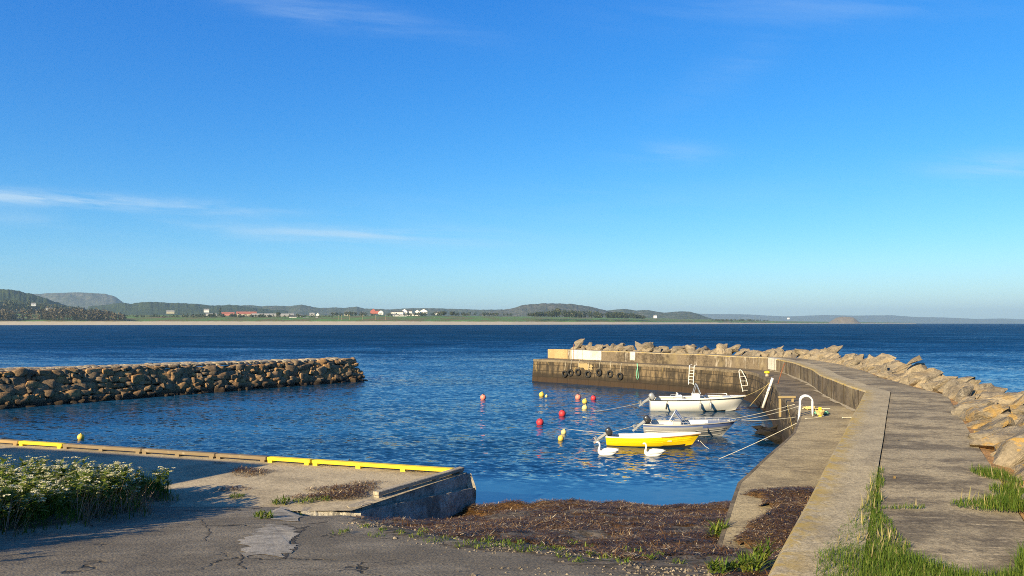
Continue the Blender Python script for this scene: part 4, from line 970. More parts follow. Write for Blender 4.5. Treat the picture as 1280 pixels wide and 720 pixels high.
for sg in (1, -1):
    p = rail_path(H, .14, -.06, .48, .97)[0 if sg > 0 else 1]; b = MB(); b.tube(p, .013, 6)
    for k in (1, 6, 12, 18, 22): b.tube([p[k], p[k] - [0, 0, .15]], .011, 5)
    b.build('bow_rail', M_alud, ab)
b = MB(); b.tube([(L + .62, 0, .86), (L + .74, 0, .90)], .03, 6); b.box((L + .45, 0, .89), (.3, .1, .04)); b.build('bow_fitting', M_alud, ab)
outboard(ab, -.02, .64, .92, .9, M_engine, M_engineg)

# white day boat
wb_, L = boat_root(813, 917.5, 512.4, 513.9, 'white open day boat with centre console, dark rub rail and hanging fenders', 'boat')
H = hull_pts(L, 2.05, .80, 1.02, .22, .75, .92, vee=.2, bowp=2.8)
b = MB(); hull_mesh(b, H, lambda c, j: 1 if c[2] < .045 else 0); b.build('hull', [M_gel, M_bdark], wb_, smooth=True, sharp=50)
b = MB(); hull_mesh(b, inset(H, .10, .30), flip=True); b.build('inner_hull', M_geld, wb_, smooth=True, sharp=50)
b = MB(); gunwale(b, (H[0], H[1] + .02, H[2]), .06, .05, dz=-.015); b.box((-.05, 0, .785), (.06, H[1][0, -1] * 2 + .04, .05)); b.build('rub_rail', M_bdark, wb_)
b = MB(); gunwale(b, (H[0][3:], np.maximum(H[1][3:] - .07, 0), H[2][3:]), .16, .08, dz=.06); b.build('side_deck', M_gel, wb_)
b = MB(); n0 = 20; X, Y, Z = H
V = [(X[i, -1], sg * max(Y[i, -1] - .05, 0), Z[i, -1] + .09 + .03 * (sg == 0)) for i in range(n0, 26) for sg in (-1, 0, 1)]; b.add(V, [q for i in range(25 - n0) for q in ((3 * i, 3 * i + 3, 3 * i + 4, 3 * i + 1), (3 * i + 1, 3 * i + 4, 3 * i + 5, 3 * i + 2))]); b.build('foredeck', M_gel, wb_)
cx = L * .545
b = MB(); b.box((cx, 0, .74), (.6, .85, .95), bev=.05, taper=.88); b.build('console', M_gel, wb_)
b = MB(); P = [(cx + .30, -.46, 1.2), (cx + .02, -.36, 1.88), (cx + .02, .36, 1.88), (cx + .30, .46, 1.2)]; b.add(P, [(0, 1, 2, 3)]); b.add([(x - .012, y, z) for x, y, z in P], [(3, 2, 1, 0)]); wsc = b.build('windscreen', M_glass, wb_)
b = MB(); b.tube(P + [P[0]], .02, 6); b.tube([P[1], (cx - .2, -.34, 1.1)], .02, 6); b.tube([P[2], (cx - .2, .34, 1.1)], .02, 6); b.build('screen_frame', M_alud, wsc)
b = MB(); b.box((cx - 1.15, 0, .82), (.42, .8, .55), bev=.05); b.box((cx - 1.28, 0, 1.14), (.10, .75, .22), bev=.03); b.build('helm_seat', M_gel, wb_)
for a_, e_ in ((.26, .38), (.66, .86)):
    for sg in (0, 1):
        p = rail_path(H, .20, -.08, a_, e_)[sg]; p = np.concatenate([[p[0] - [0, 0, .12]], p, [p[-1] - [0, 0, .12]]]); b = MB(); b.tube(p, .022, 6); b.build('hand_rail', M_alud, wb_)
outboard(wb_, -.02, .80, .98, .95, M_engineg, M_engineg)
rzw = wb_.rotation_euler.z
for fx, lab in ((1.0, 'thin dark fender hanging on the white boat near its engine'), (L * .575, 'dark cylindrical fender hanging just ahead of the white boat console'), (L * .695, 'dark cylindrical fender hanging on the white boat nearest its bow')):
    i = np.interp(fx, H[0][:, -1], np.arange(26)); yy_ = -np.interp(i, np.arange(26), H[1][:, -1]) - .10; zz_ = np.interp(i, np.arange(26), H[2][:, -1])
    th_ = fx < 2; r_ = .055 if th_ else .085; b = MB(); ln = .46 if th_ else .52
    b.lathe([(.0, 0), (r_ * .6, .02), (r_, .07), (r_, ln - .07), (r_ * .6, ln - .02), (.02, ln)], 10, (0, 0, 0)); fe_ = empty('boat_fender', wb_.matrix_basis @ Vector((fx, yy_, zz_ - .08 - ln - .10)), lab, 'fender', 'fenders on the white boat')
    fe_.rotation_euler = (0.0, .12 if th_ else 0, rzw); b.build('body', M_engineg if not th_ else M_bdark, fe_, smooth=True); b = MB(); b.tube([(0, 0, ln - .02), (0, .03, ln + .12), (0, .10, ln + .22)], .012, 5); b.build('lanyard', M_bdark, fe_)

# ------------------------------------------------------------------ swans
def swan(px_, row_, label, rz):
    p = at(px_, row_); root = empty('swan', (p.x, p.y, 0), label, 'swan', 'pair of swans', rz)
    # faces +x, loft from tail through body, up the neck to the head
    C = [(-.62, .20, .02, .02), (-.55, .17, .07, .04), (-.44, .12, .13, .08), (-.30, .07, .185, .13), (-.12, .05, .215, .16), (.06, .05, .20, .16), (.20, .07, .15, .14), (.285, .12, .095, .10), (.315, .20, .06, .065), (.30, .29, .045, .048), (.275, .38, .038, .04), (.27, .46, .036, .038), (.285, .53, .038, .04), (.325, .575, .044, .045), (.375, .58, .046, .046), (.42, .565, .034, .034), (.45, .55, .022, .02)]
    rings = []
    for i, (x, z, wy, rz_) in enumerate(C):
        a = np.array(C[max(i - 1, 0)][:2]); e = np.array(C[min(i + 1, len(C) - 1)][:2]); t = (e - a) / np.linalg.norm(e - a); n = np.array([-t[1], t[0]])
        if i < 6: n = np.array([0, 1.0])
        rings.append([(x + n[0] * rz_ * math.sin(k), wy * math.cos(k), z + n[1] * rz_ * math.sin(k)) for k in np.linspace(0, 2 * math.pi, 14, endpoint=False)])
    b = MB(); b.loft(rings); o = b.build('body', M_swan, root, smooth=True)
    md = o.modifiers.new('s', 'SUBSURF'); md.levels = md.render_levels = 1
    for sg in (1, -1):
        b = MB(); rings = []
        for x, z, w_, h_ in [(.20, .12, .02, .03), (.10, .16, .05, .09), (-.08, .19, .06, .12), (-.28, .20, .055, .10), (-.46, .22, .04, .06), (-.62, .25, .012, .02)]:
            rings.append([(x, sg * (.14 + .02 * (x > -.3)) + w_ * math.cos(k) * 1.0, z + h_ * math.sin(k)) for k in np.linspace(0, 2 * math.pi, 10, endpoint=False)])
        b.loft(rings); b.build('wing', M_swan, root, smooth=True)
    b = MB(); b.loft([[(x, wy * math.cos(k), z + h_ * math.sin(k)) for k in np.linspace(0, 2 * math.pi, 8, endpoint=False)] for x, z, wy, h_ in [(.435, .555, .02, .02), (.48, .54, .018, .014), (.53, .522, .016, .009), (.55, .515, .008, .005)]]); b.build('bill', M_bill, root, smooth=True)
    b = MB(); b.lathe([(.004, -.02), (.016, -.01), (.016, .01), (.004, .02)], 8, (.435, 0, .575))
    for sg in (1, -1): b.lathe([(.002, -.008), (.008, 0), (.002, .008)], 6, (.40, sg * .036, .585))
    b.build('face_mask', M_black, root, smooth=True)
swan(757, 568.3, 'white swan swimming beside the stern of the yellow boat', math.pi - .12)
swan(815, 569.6, 'white swan swimming below the middle of the yellow boat', math.pi + .10)

# ------------------------------------------------------------------ floats
def float_(px_, row_, r_, m_a, label, sink=.55, group=None, tilt=.3, small=False):
    p = at(px_, row_); o_ = empty('mooring_buoy', (p.x, p.y, r_ * (1 - sink * .6)), label, 'buoy', group); o_.rotation_euler = (tilt, tilt * .6, 0)
    b = MB(); b.lathe([(r_ * math.sin(a), -r_ * math.cos(a) * 1.06) for a in np.linspace(.05, math.pi - .22, 11)], 16); b.build('ball', m_a, o_, smooth=True)
    b = MB(); b.lathe([(r_ * .26, r_ * .98), (r_ * .22, r_ * 1.14), (r_ * .20, r_ * 1.28), (r_ * .1, r_ * 1.3)], 10); b.build('eye_neck', M_bdark if m_a not in (M_pale, M_yfloat) else m_a, o_, smooth=True)
float_(604, 499.5, .235, M_pink, 'faded red buoy floating alone in the harbour mouth', .4)
float_(677, 495.5, .22, M_yfloat, 'yellow buoy floating off the tyre fenders with a small white float beside it')
float_(683, 496, .11, M_pale, 'tiny pale float lying beside a yellow buoy', .7)
float_(722.6, 499.0, .235, M_pink, 'faded red buoy between two others off the pier, nearest the yellow pair')
float_(741.8, 500.0, .22, M_red, 'red buoy floating closest to the green rope on the pier wall')
float_(731, 504.0, .20, M_yfloat, 'yellow buoy floating directly beyond a half sunk yellow one')
float_(731, 511.5, .20, M_pale, 'half sunk pale yellow buoy at the end of the white boat stern line', .9)
float_(702.8, 520.0, .235, M_red, 'bright red buoy floating nearer the aluminium boat of the two darkest red ones')
float_(675, 531.0, .225, M_red, 'bright red buoy floating nearest the slab quay')
float_(704.6, 542.0, .15, M_pale, 'small cream float at the end of the yellow boat stern line', .8)
float_(701, 550.5, .16, M_yfloat, 'small yellow buoy beside the cream float', .6)
float_(101, 549.0, .17, M_yfloat, 'yellow buoy floating just beyond the slab quay kerb')
p = at(20, 524); o = boulder((p.x, p.y, 0), (.42, .3, .22), (.1, .2, .3), 4, 'small dark rock breaking the surface near the stone breakwater', None); o.data = o.data.copy(); o.data.materials[0] = M_wetrock; o.name = 'shore_rock'

# ------------------------------------------------------------------ ropes, ladders, tyres and posts on the pier
def rope(pts, sag, r_, m_a, label, name='mooring_rope', group='mooring ropes'):
    A = [Vector(q) for q in pts]; P = []
    for i in range(len(A) - 1):
        n = 14
        for k in range(n): t = k / n; q = A[i].lerp(A[i + 1], t); q.z -= sag * 4 * t * (1 - t); P.append(q)
    P.append(A[-1]); b = MB(); b.tube(P, r_, 5); q0 = A[0]; o = b.build(name, m_a, smooth=True, off=tuple(q0)); tag(o, label, 'rope', group); return o
MB_ = lambda o, v_: tuple(o.matrix_basis @ Vector(v_))
lad = Vector((12.1, 31.4, 2.3))                                       # main ladder spot
aB = MB_(ab, (4.75, 0, .88))
rope([aB, (12.15, 30.9, 2.75)], .10, .011, M_ropew, 'white bow rope from the aluminium boat to the hooped ladder')
rope([MB_(ab, (4.3, .3, .86)), (12.35, 32.3, 2.62)], .06, .011, M_ropew, 'white rope from the aluminium boat rail, upper of the lines to the ladder')
rope([aB, (12.95, 30.9, 2.42)], .12, .010, M_ropew, 'white rope from the aluminium boat to the yellow cleat')
yB = MB_(yb, (4.55, 0, .34)); rope([(9.3, 33.6, -.05), (11.9, 29.9, 2.32), (12.8, 30.3, 2.40)], .05, .011, M_ropew, 'pale rope rising out of the water near the yellow boat to the quay edge')
rope([yB, yB + Vector((.25, -.1, -.22)) if 0 else (yB[0] + .22, yB[1] - .1, yB[2] - .25), (yB[0] + .45, yB[1] - .2, -.04)], .0, .012, M_ropew, 'short slack bow rope of the yellow boat dropping into the water')
rope([MB_(wb_, (6.3, 0, 1.0)), (16.3, 46.5, 2.42)], .10, .013, M_ropey, 'straw coloured rope from the white boat bow to the quay')
rope([MB_(wb_, (-.05, .3, .6)), (6.0, 51.3, .05), at(731, 510.5)], .04, .010, M_ropew, 'pale stern rope from the white boat to a half sunk buoy')
rope([MB_(yb, (-.02, .3, .45)), at(735, 541), at(706, 541.5)], .03, .009, M_ropey, 'straw coloured stern rope from the yellow boat to a cream float')
rope([MB_(ab, (-.02, .2, .6)), at(760, 541, .1), at(700, 535, .0)], .03, .009, M_ropew, 'pale stern rope of the aluminium boat trailing over the water')
rope([(12.3, 33.0, 2.5), (13.3, 34.6, .5)], .02, .014, M_ropey, 'straw rope slanting down to the dark rocks below the ladder')
rope([(16.2, 46.6, 2.4), (15.3, 47.6, .8)], .03, .012, M_ropey, 'slack straw rope hanging from the quay behind the white pole')
def post(name, path, r_, m_a, label, cat, n=8):
    b = MB(); b.tube(path, r_, n); o = b.build(name, m_a, smooth=True, off=tuple(path[0])); return tag(o, label, cat)
# hooped ladder at the bend of the lower quay
tq = (Q[72] - Q[58]); tq = tq / np.linalg.norm(tq); nq = np.array([-tq[1], tq[0]])
base = np.array([12.16, 31.0]); L0 = empty('boarding_ladder', (*base, 2.3), 'white tubular ladder with tall hooped handrails at the bend of the lower quay', 'ladder')
for s_ in (-.24, .24):
    b = MB(); c = tq * s_; P = []
    q = lambda o_, z: (c[0] + nq[0] * o_, c[1] + nq[1] * o_, z)
    P = [q(.30, -2.2), q(.12, -.1), q(.08, .45)] + [q(.08 - .24 + .24 * math.cos(a), .60 + .24 * math.sin(a)) for a in np.linspace(0, math.pi, 9)] + [q(-.40, .3), q(-.40, .01)]
    b.tube(P, .034 if s_ < 0 else .032, 8); b.build('hoop_rail', M_wpaint if s_ < 0 else M_galv, L0, smooth=True)
for k in range(7):
    z = -.15 - k * .28; o_ = .12 + .18 * (-z / 2.2); b = MB(); b.tube([(tq[0] * s_ + nq[0] * o_, tq[1] * s_ + nq[1] * o_, z) for s_ in (-.24, .24)], .02, 6); b.build('rung', M_galv, L0)
def wall_ladder(px_, z0, z1, wd, label, tilt=0.0, s_=None):
    s = arc_of_px(px_, 1.6) if s_ is None else s_; p, t, n = face_pt(s, z1, .06); p0, _, _ = face_pt(s, z0, .06); root = empty('wall_ladder', tuple(p0), label, 'ladder', 'white ladders on the harbour wall')
    d = p - p0 + np.array([*(t * tilt), 0])
    for sg in (-1, 1):
        b = MB(); o_ = np.array([*(t * sg * wd / 2), 0]); b.tube([o_, o_ + d * .5, o_ + d, o_ + d + np.array([*(-n * .3), .05])], .04, 6); b.build('stile', M_wpaint, root)
    for k in range(6):
        b = MB(); f = (k + .5) / 6; b.tube([np.array([*(-t * wd / 2), 0]) + d * f, np.array([*(t * wd / 2), 0]) + d * f], .026, 6); b.build('rung', M_wpaint, root)
wall_ladder(865, .75, 2.42, .52, 'white ladder fixed upright on the straight outer wall of the pier')
pA, pB = at(932.5, 489.5, .75), Vector((0, 0, 0)); dd_ = 58.6; root = empty('wall_ladder', (640 and (933 - 640) / F * dd_, dd_, .7), 'white ladder leaning in the inner corner of the harbour wall', 'ladder', 'white ladders on the harbour wall')
for sg in (-1, 1):
    b = MB(); b.tube([(sg * .27, 0, 0), (sg * .24 - .18, .25, 1.0), (sg * .12 - .32, .5, 1.62), (-.34, .52, 1.72)], .03, 6); b.build('stile', M_wpaint, root)
for k in range(4):
    f = .12 + k * .36; b = MB(); b.tube([(-.27 - .18 * f, .25 * f, f), (.26 - .18 * f, .25 * f, f)], .02, 6); b.build('rung', M_wpaint, root)
# car tyres hung as fenders
tmesh = None
for i, (px_, row_) in enumerate([(706.9, 467.3), (713.9, 465.8), (723.3, 465.3), (736, 467.7), (749.5, 465.8), (763.4, 467.3), (776, 470.3)]):
    s = arc_of_px(px_, 1.1); z = HC - (row_ - H0) * face_pt(s, 1.1)[0][1] / F; p, t, n = face_pt(s, z, .13)
    root = empty('tyre_fender', tuple(p), 'old black car tyre hung as a fender on the outer pier wall', 'tyre', 'tyre fenders on the pier wall')
    root.rotation_euler = (0, 0, math.atan2(n[1], n[0]) + (.15 if i % 2 else -.1))
    if tmesh is None:
        b = MB(); rings = []
        for a in np.linspace(0, 2 * math.pi, 29)[:-1]:
            cr_ = [(.0 + .085 * math.copysign(abs(math.cos(k))**.7, math.cos(k)), .275 + .085 * math.copysign(abs(math.sin(k))**.8, math.sin(k))) for k in np.linspace(0, 2 * math.pi, 12, endpoint=False)]
            rings.append([(x, r_ * math.cos(a), r_ * math.sin(a)) for x, r_ in cr_])
        rings.append(rings[0]); b.loft(rings, caps=False); o = b.build('tyre_ring', M_black, root, smooth=True); tmesh = o.data
        b = MB(); b.tube([(-.02, 0, .3), (-.05, .02, .7), (-.2, .02, 2.2 - z)], .014, 5); o = b.build('hanging_rope', M_ropew, root); rmesh = o.data
    else:
        for nm, me in (('tyre_ring', tmesh), ('hanging_rope', rmesh)): o = bpy.data.objects.new(nm, me); COL.objects.link(o); o.parent = root
# green and white rope hanging on the wall
s = arc_of_px(798, 1.6); P = []
for ds, z in ((.12, 2.34), (.05, 2.0), (-.05, 1.5), (-.14, 1.05), (-.02, .85), (.10, 1.1), (.12, 1.6), (.02, 2.1), (.08, 2.34)): P.append(face_pt(s + ds, z, .10)[0])
b = MB(); b.tube(P, .035, 6); tag(b.build('hanging_rope_loop', M_ropeg, smooth=True, off=tuple(P[0])), 'pale green rope looped down the outer pier wall', 'rope')
# leaning white pole, rusty chain triangle, orange stake, yellow cap, timber frame, cleats
s = float(np.interp(47.5, Q[100 - 20:128, 1], arcQ[80:128])); p0 = face_pt(s, .7, .5)[0]; p1 = face_pt(s - .3, 2.65, .06)[0]
post('leaning_pole', [tuple(p0), tuple((p0 + p1) / 2), tuple(p1)], .085, M_wpaint, 'thick white pole leaning against the inner harbour wall', 'pole', 10)
rope([face_pt(s + 1.3, 1.5, .1)[0], face_pt(s + .3, .55, .35)[0], p1 + np.array([.02, 0, 0])], .06, .03, M_ropeo, 'rust orange rope hanging round the foot of the white pole')
pq = np.array([np.interp(s - .6, arcQ, Q[:, 0]) + .3, np.interp(s - .6, arcQ, Q[:, 1])])
post('orange_stake', [(pq[0] - .1, pq[1], 2.3), (pq[0] + .15, pq[1] + .1, 3.0), (pq[0] + .38, pq[1] + .15, 3.6)], .03, M_rust, 'thin rusty orange stake standing on the quay edge', 'stake')
s54 = float(np.interp(53.5, Q[80:128, 1], arcQ[80:128])); py_ = np.array([np.interp(s54, arcQ, Q[:, 0]) + .25, np.interp(s54, arcQ, Q[:, 1])])
be = empty('mooring_bollard', (*py_, 2.3), 'small mooring bollard with a bright yellow cap on the far quay edge', 'bollard'); b = MB(); b.lathe([(.16, 0), (.12, .06), (.11, .2)], 12); b.build('base', M_kerbgrey, be, smooth=True); b = MB(); b.lathe([(.11, .2), (.2, .23), (.21, .30), (.15, .38), (.02, .40)], 12); b.build('cap', M_yellow, be, smooth=True)
fr = empty('timber_frame', (13.2, 36.4, 1.6), 'pale yellow timber frame standing out from the quay edge beside the hooped ladder', 'frame')
b = MB(); b.box((.34, 0, .92), (.86, .14, .10), .04, bev=.02); b.build('beam', M_ypaint, fr)
for x_ in (0, .62): b = MB(); b.box((x_, .02, .40), (.085, .10, .9)); b.build('post', M_ypaint, fr)
cl = empty('mooring_cleat', (12.75, 30.6, 2.3), 'yellow painted mooring post with coils of pale rope on the quay edge', 'cleat'); b = MB(); b.box((0, 0, .18), (.10, .10, .42), bev=.01); b.build('post', M_yellow, cl)
b = MB()
for k in range(4): b.tube([(.11 * math.cos(a) * (1 + .2 * k), .11 * math.sin(a) * (1 + .2 * k), .10 + .05 * k + .02 * math.sin(3 * a)) for a in np.linspace(0, 6.28, 13)], .02, 5)
b.build('rope_turns', M_ropey, cl)
for k, (x, y, m_a, lab) in enumerate([(13.1, 31.3, M_ropeg, 'tangled pale green rope heap lying on the quay behind the mooring post'), (13.3, 33.0, M_ropey, 'straw rope heap lying on the quay behind the hooped ladder')]):
    b = MB(); r_ = np.random.default_rng(k + 3); P = [(x + .35 * math.sin(i * .9 + k) * r_.uniform(.4, 1), y + .22 * math.cos(i * 1.3) * r_.uniform(.4, 1), 2.34 + .05 * r_.random() + .06 * (i % 3 == 0)) for i in range(46)]
    b.tube(P, .028, 5); tag(b.build('rope_heap', m_a, smooth=True, off=(x, y, 2.32)), lab, 'rope')
for k, (x0, y0, x1, y1) in enumerate([(13.0, 33.1, 14.3, 33.2), (13.4, 30.0, 14.1, 30.05)]):
    rope([(x0, y0, 2.34), ((x0 + x1) / 2, y0 + .08, 2.335), (x1, y1, 2.335)], 0, .022, M_ropew, ['loose pale rope end lying across the quay level with the ladder', 'short pale rope end lying on the quay below the mooring post'][k], 'rope_end')
p, t, n = face_pt(arc_of_px(713, 2.0), 2.2, -.5); post('thin_rod', [(p[0], p[1], 2.35), (p[0], p[1], 3.2), (p[0] + .02, p[1], 4.0)], .022, M_rust, 'thin upright rod standing in front of the white rendered parapet', 'rod')
# small whitish lumps on the walkway: stones
for k, (x, y, z) in enumerate([(9.6, 18.4, 3.26), (12.1, 26.0, 3.26), (15.75, 34.4, 2.32), (5.7, 11.6, 3.26), (7.2, 13.9, 3.26), (4.9, 14.4, 2.5), (4.35, 12.4, 2.62)]):
    o = bpy.data.objects.new('loose_stone', bmesh_protos[k]); COL.objects.link(o); o.location = (x, y, z + .03); o.scale = [.03 + .016 * (k % 3)] * 3; o.rotation_euler = (k, k * 2, k)
    tag(o, ['pale loose stone lying alone on the walkway' if z > 3 else 'loose stone lying on the lower quay'][0], 'stone', 'loose stones on the walkway' if z > 3 else 'loose stones on the lower quay')

# ------------------------------------------------------------------ ribbons: grass blades, weed strands, stalks
def ribbons(b, P, ang, lean, length, width, curl=.5, var=.5, lift=0.0, mi=0):
    """curved blades, vectorised: P roots, ang heading, lean from the vertical (radians at the root), curl added towards the tip"""
    n = len(P); P = np.asarray(P, float); ang, lean, length, width, curl, var = [np.broadcast_to(np.asarray(q, float), (n,)) for q in (ang, lean, length, width, curl, var)]
    side = np.stack([-np.sin(ang), np.cos(ang), 0 * ang], 1); pts = [P]
    for k in range(3):
        l = lean + curl * (k + .5) / 3; d = np.stack([np.sin(l) * np.cos(ang), np.sin(l) * np.sin(ang), np.cos(l)], 1); pts.append(pts[-1] + d * (length / 3)[:, None])
    wd = [1, .85, .55, .06]; V = np.stack([pts[k] + sg * side * (width * wd[k] / 2)[:, None] for k in range(4) for sg in (-1, 1)], 1).reshape(-1, 3)
    base_ = (np.arange(n) * 8)[:, None, None]; q = np.array([[0, 1, 3, 2], [2, 3, 5, 4], [4, 5, 7, 6]])[None] + base_
    b.add(V, q.reshape(-1, 4).tolist(), mi, np.repeat(var, 8))
rg = np.random.default_rng(21)
def scatter(n, x0, x1, y0, y1, dens_fn):
    x, y = rg.uniform(x0, x1, n), rg.uniform(y0, y1, n); k = rg.random(n) < dens_fn(x, y); return x[k], y[k]
# bank of tall grass and flowering weeds beside the road
x, y = scatter(90000, -19, -7.6, 6, 22.2, lambda x, y: bank_mask(x, y) * (.5 + .5 * fbm(x * .9, y * .9, 0, 3, 2)) * np.where(x / np.maximum(y, 1) > -.95, 1, .15)); n = len(x)
edge = np.clip(bank_mask(x, y) * 1.2, .3, 1); hgt = (.16 + .36 * fbm(x * .6, y * .6, 0, 3, 14)) * (.72 + .16 * sm(-8.6 - x, 0, 1.0))
b = MB(); ribbons(b, np.c_[x, y, zground(x, y) - .03], rg.uniform(0, 6.28, n), rg.normal(.2, .35, n), hgt * rg.uniform(.6, 1.5, n), rg.uniform(.012, .028, n), rg.uniform(.2, 1.3, n), np.clip(rg.beta(2, 2.6, n) * .8 + .12 * (rg.random(n) < .05), 0, 1))
tag(b.build('bank_grass', M_grassdk), kind='stuff')
b = MB(); bs = MB(); bl_ = MB()
fx, fy = scatter(1900, -17, -8.7, 8, 21.0, lambda x, y: (bank_mask(x, y) > .6) * np.where(x / np.maximum(y, 1) > -.85, 1, .2) * (fbm(x * .7, y * .7, 0, 2, 6) > .40)); m_n = len(fx)
fz = zground(fx, fy); fh = rg.uniform(.4, .95, m_n) * (.70 + .08 * sm(-8.7 - fx, 0, .6))
for i in range(m_n):
    h_ = fh[i]; lx, ly = rg.normal(0, .08), rg.normal(0, .08); top = np.array([fx[i] + lx, fy[i] + ly, fz[i] + h_])
    bs.tube([(fx[i], fy[i], fz[i]), (fx[i] + lx * .4, fy[i] + ly * .4, fz[i] + h_ * .55), top], [.008, .007, .004], 4, caps=False, var=.55)
    k = rg.integers(2, 5)
    for q in range(k):
        c = top + np.array([rg.normal(0, .07), rg.normal(0, .07), rg.uniform(-.12, .05)]); r_ = rg.uniform(.035, .08); mm = 20
        th_ = rg.uniform(0, 6.28, mm); rr_ = r_ * np.sqrt(rg.random(mm)); pc = c + np.c_[rr_ * np.cos(th_), rr_ * np.sin(th_), r_ * .25 - rr_ * .3 + rg.normal(0, .004, mm)]
        s_ = rg.uniform(.009, .018, mm); A = rg.uniform(0, 6.28, mm); u_ = np.c_[np.cos(A), np.sin(A), rg.normal(0, .4, mm)] * s_[:, None]; v_ = np.c_[-np.sin(A), np.cos(A), rg.normal(0, .4, mm)] * s_[:, None]
        V = np.stack([pc - u_, pc - v_, pc + u_, pc + v_], 1).reshape(-1, 3); b.add(V, (np.arange(mm)[:, None] * 4 + np.arange(4)).tolist(), 0, rg.random())
    nl = rg.integers(12, 22); la = rg.uniform(0, 6.28, nl); lz = fz[i] + h_ * rg.uniform(.25, .92, nl)
    ribbons(bl_, np.c_[np.full(nl, fx[i]), np.full(nl, fy[i]), lz], la, rg.uniform(.7, 1.4, nl), rg.uniform(.12, .26, nl), rg.uniform(.05, .10, nl), rg.uniform(.2, .9, nl), rg.uniform(.55, .9, nl))
tag(b.build('flower_foliage', M_petal), kind='stuff'); tag(bs.build('weed_stems', M_grassdk), kind='stuff'); tag(bl_.build('weed_foliage', M_grassdk), kind='stuff')
x, y = scatter(5200, -11, -7.9, 7, 17.5, lambda x, y: (bank_mask(x, y) > .08) * (bank_mask(x, y) < .98) * (fbm(x * .8, y * .8, 0, 2, 16) > .46)); n = len(x)
b = MB(); ribbons(b, np.c_[x, y, zground(x, y)], rg.normal(-.4, .7, n), rg.uniform(.1, .8, n), rg.uniform(.3, .75, n), rg.uniform(.008, .018, n), rg.uniform(0, .5, n), rg.random(n)); tag(b.build('dry_grass', M_dry), kind='stuff')
# grass at the landward end of the walkway, along its joint and its seaward edge
def wdist(x, y): return x - xw(np.clip(y, 7.5, 40))
def walk_dens(x, y):
    s = wdist(x, y) * .884 - .20; wob = .5 * (fbm(x * 1.4, y * 1.4, 0, 3, 5) - .5)
    d = sm(9.25 - y + wob * 1.6 + .55 * np.exp(-((s - .8) / .35)**2) - .7 * np.exp(-((s - 1.9) / .5)**2) + .35 * (s > 2.4) * (s - 2.2), 0, .35) * (s > .45 + .25 * (y > 8.2))
    joint = np.exp(-((s - .76 + .03 * np.sin(y * 5)) / (.10 + .30 * sm(11.9 - y, 0, 2.4)))**2) * sm(15.3 - y, 0, 1.5) * (fbm(y * 1.6, 0, 0, 3, 19) > .30)
    sea = np.exp(-(((x - 8.05) / .75)**2 + ((y - 11.9) / .35)**2)) * 1.2 + np.exp(-(((x - 8.9) / .5)**2 + ((y - 12.6) / .6)**2)) + np.exp(-(((x - 9.3) / .3)**2 + ((y - 14.2) / .5)**2)) * .8
    lat = np.exp(-((y - 11.35 - .06 * x) / .07)**2) * (s > .75) * (s < 1.5) * .5
    q = np.clip(d + joint + sea + lat, 0, 1); return np.where(q < .22, 0, q)
x, y = scatter(330000, 2.5, 12.5, 6.2, 15.5, walk_dens); n = len(x); z0 = np.maximum(zground(x, y), 3.20); s_ = wdist(x, y)
z0 = np.where((y > 8.3) & (s_ < 3.6), 3.27, z0); near_ = sm(9.6 - y, -.3, .8)
b = MB(); ribbons(b, np.c_[x, y, z0 - .015], rg.uniform(0, 6.28, n), rg.normal(.25, .3, n), (.07 + .08 * near_ + .06 * (s_ > 2.9)) * rg.uniform(.5, 1.5, n), rg.uniform(.006, .012, n), rg.uniform(.1, .9, n), np.clip(rg.beta(3, 2.6, n) * .85 + .35 * (rg.random(n) < .07), 0, 1))
tag(b.build('verge_grass', M_grass), kind='stuff')
b = MB(); x, y = scatter(1600, 3.5, 9.2, 9, 15, lambda x, y: (walk_dens(x, y) > .35) * (fbm(x * 2, y * 2, 0, 2, 9) > .5) * .8); n = len(x); ribbons(b, np.c_[x, y, np.full(n, 3.27)], rg.uniform(0, 6.28, n), rg.uniform(0, .4, n), rg.uniform(.12, .28, n), rg.uniform(.012, .022, n), rg.uniform(0, .4, n), .85 + .15 * rg.random(n)); tag(b.build('seeding_grass', M_grass), kind='stuff')
# seaweed: on the beach, on the lower quay, on the slab
def strands(b, x, y, z, l=(.07, .20), w_=(.012, .03), up=.25, vshift=0.0):
    n = len(x); ribbons(b, np.c_[x, y, z], rg.uniform(0, 6.28, n), math.pi / 2 - np.abs(rg.normal(0, up, n)), rg.uniform(*l, n), rg.uniform(*w_, n), rg.uniform(-.35, .8, n), np.clip(np.clip(rg.beta(1.6, 2.4, n) + vshift, 0, .9) + .5 * (rg.random(n) < .09), 0, 1))
def beach_d(x, y): return sm(y - ye(x) + .5 * (fbm(x, y, 0, 3, 8) - .5), .0, .9) * (x > -4.6) * (x < xq(np.clip(y, 8.5, 40)) + .4) * (zground(x, y) > .02) * (.15 + .85 * sm(fbm(x * 1.3, y * 1.3, 0, 4, 12), .36, .56)) * (1 - .93 * sm(fbm(x * .75, y * .9, 0, 3, 61), .53, .62) * sm(24 - y, 0, 3))
x, y = scatter(270000, -4.8, 8, 9, 25.6, beach_d); b = MB(); strands(b, x, y, zground(x, y) + rg.uniform(0, .05, len(x)), (.06, .20), (.008, .019), .16, .9 * (fbm(x * 1.1, y * 1.6, 0, 4, 51) - .52))
tag(b.build('beach_seaweed', M_weed), kind='stuff')
def qmound(x, y):
    e = (y - 8.5) * .0; a = sm(17.6 - y + .9 * (fbm(x * 1.2, y * 1.2, 0, 3, 4) - .5), 0, 1.2); l = sm(x - xq(y) - .42 - .38 * np.sin(y * 1.3) - .5 * (fbm(x * 1.5, y * 1.5, 0, 3, 41) - .5) * 2 + .25 * (y > 15.5), 0, .3)
    return a * l * sm(xw(y) + .05 - x, 0, .12)
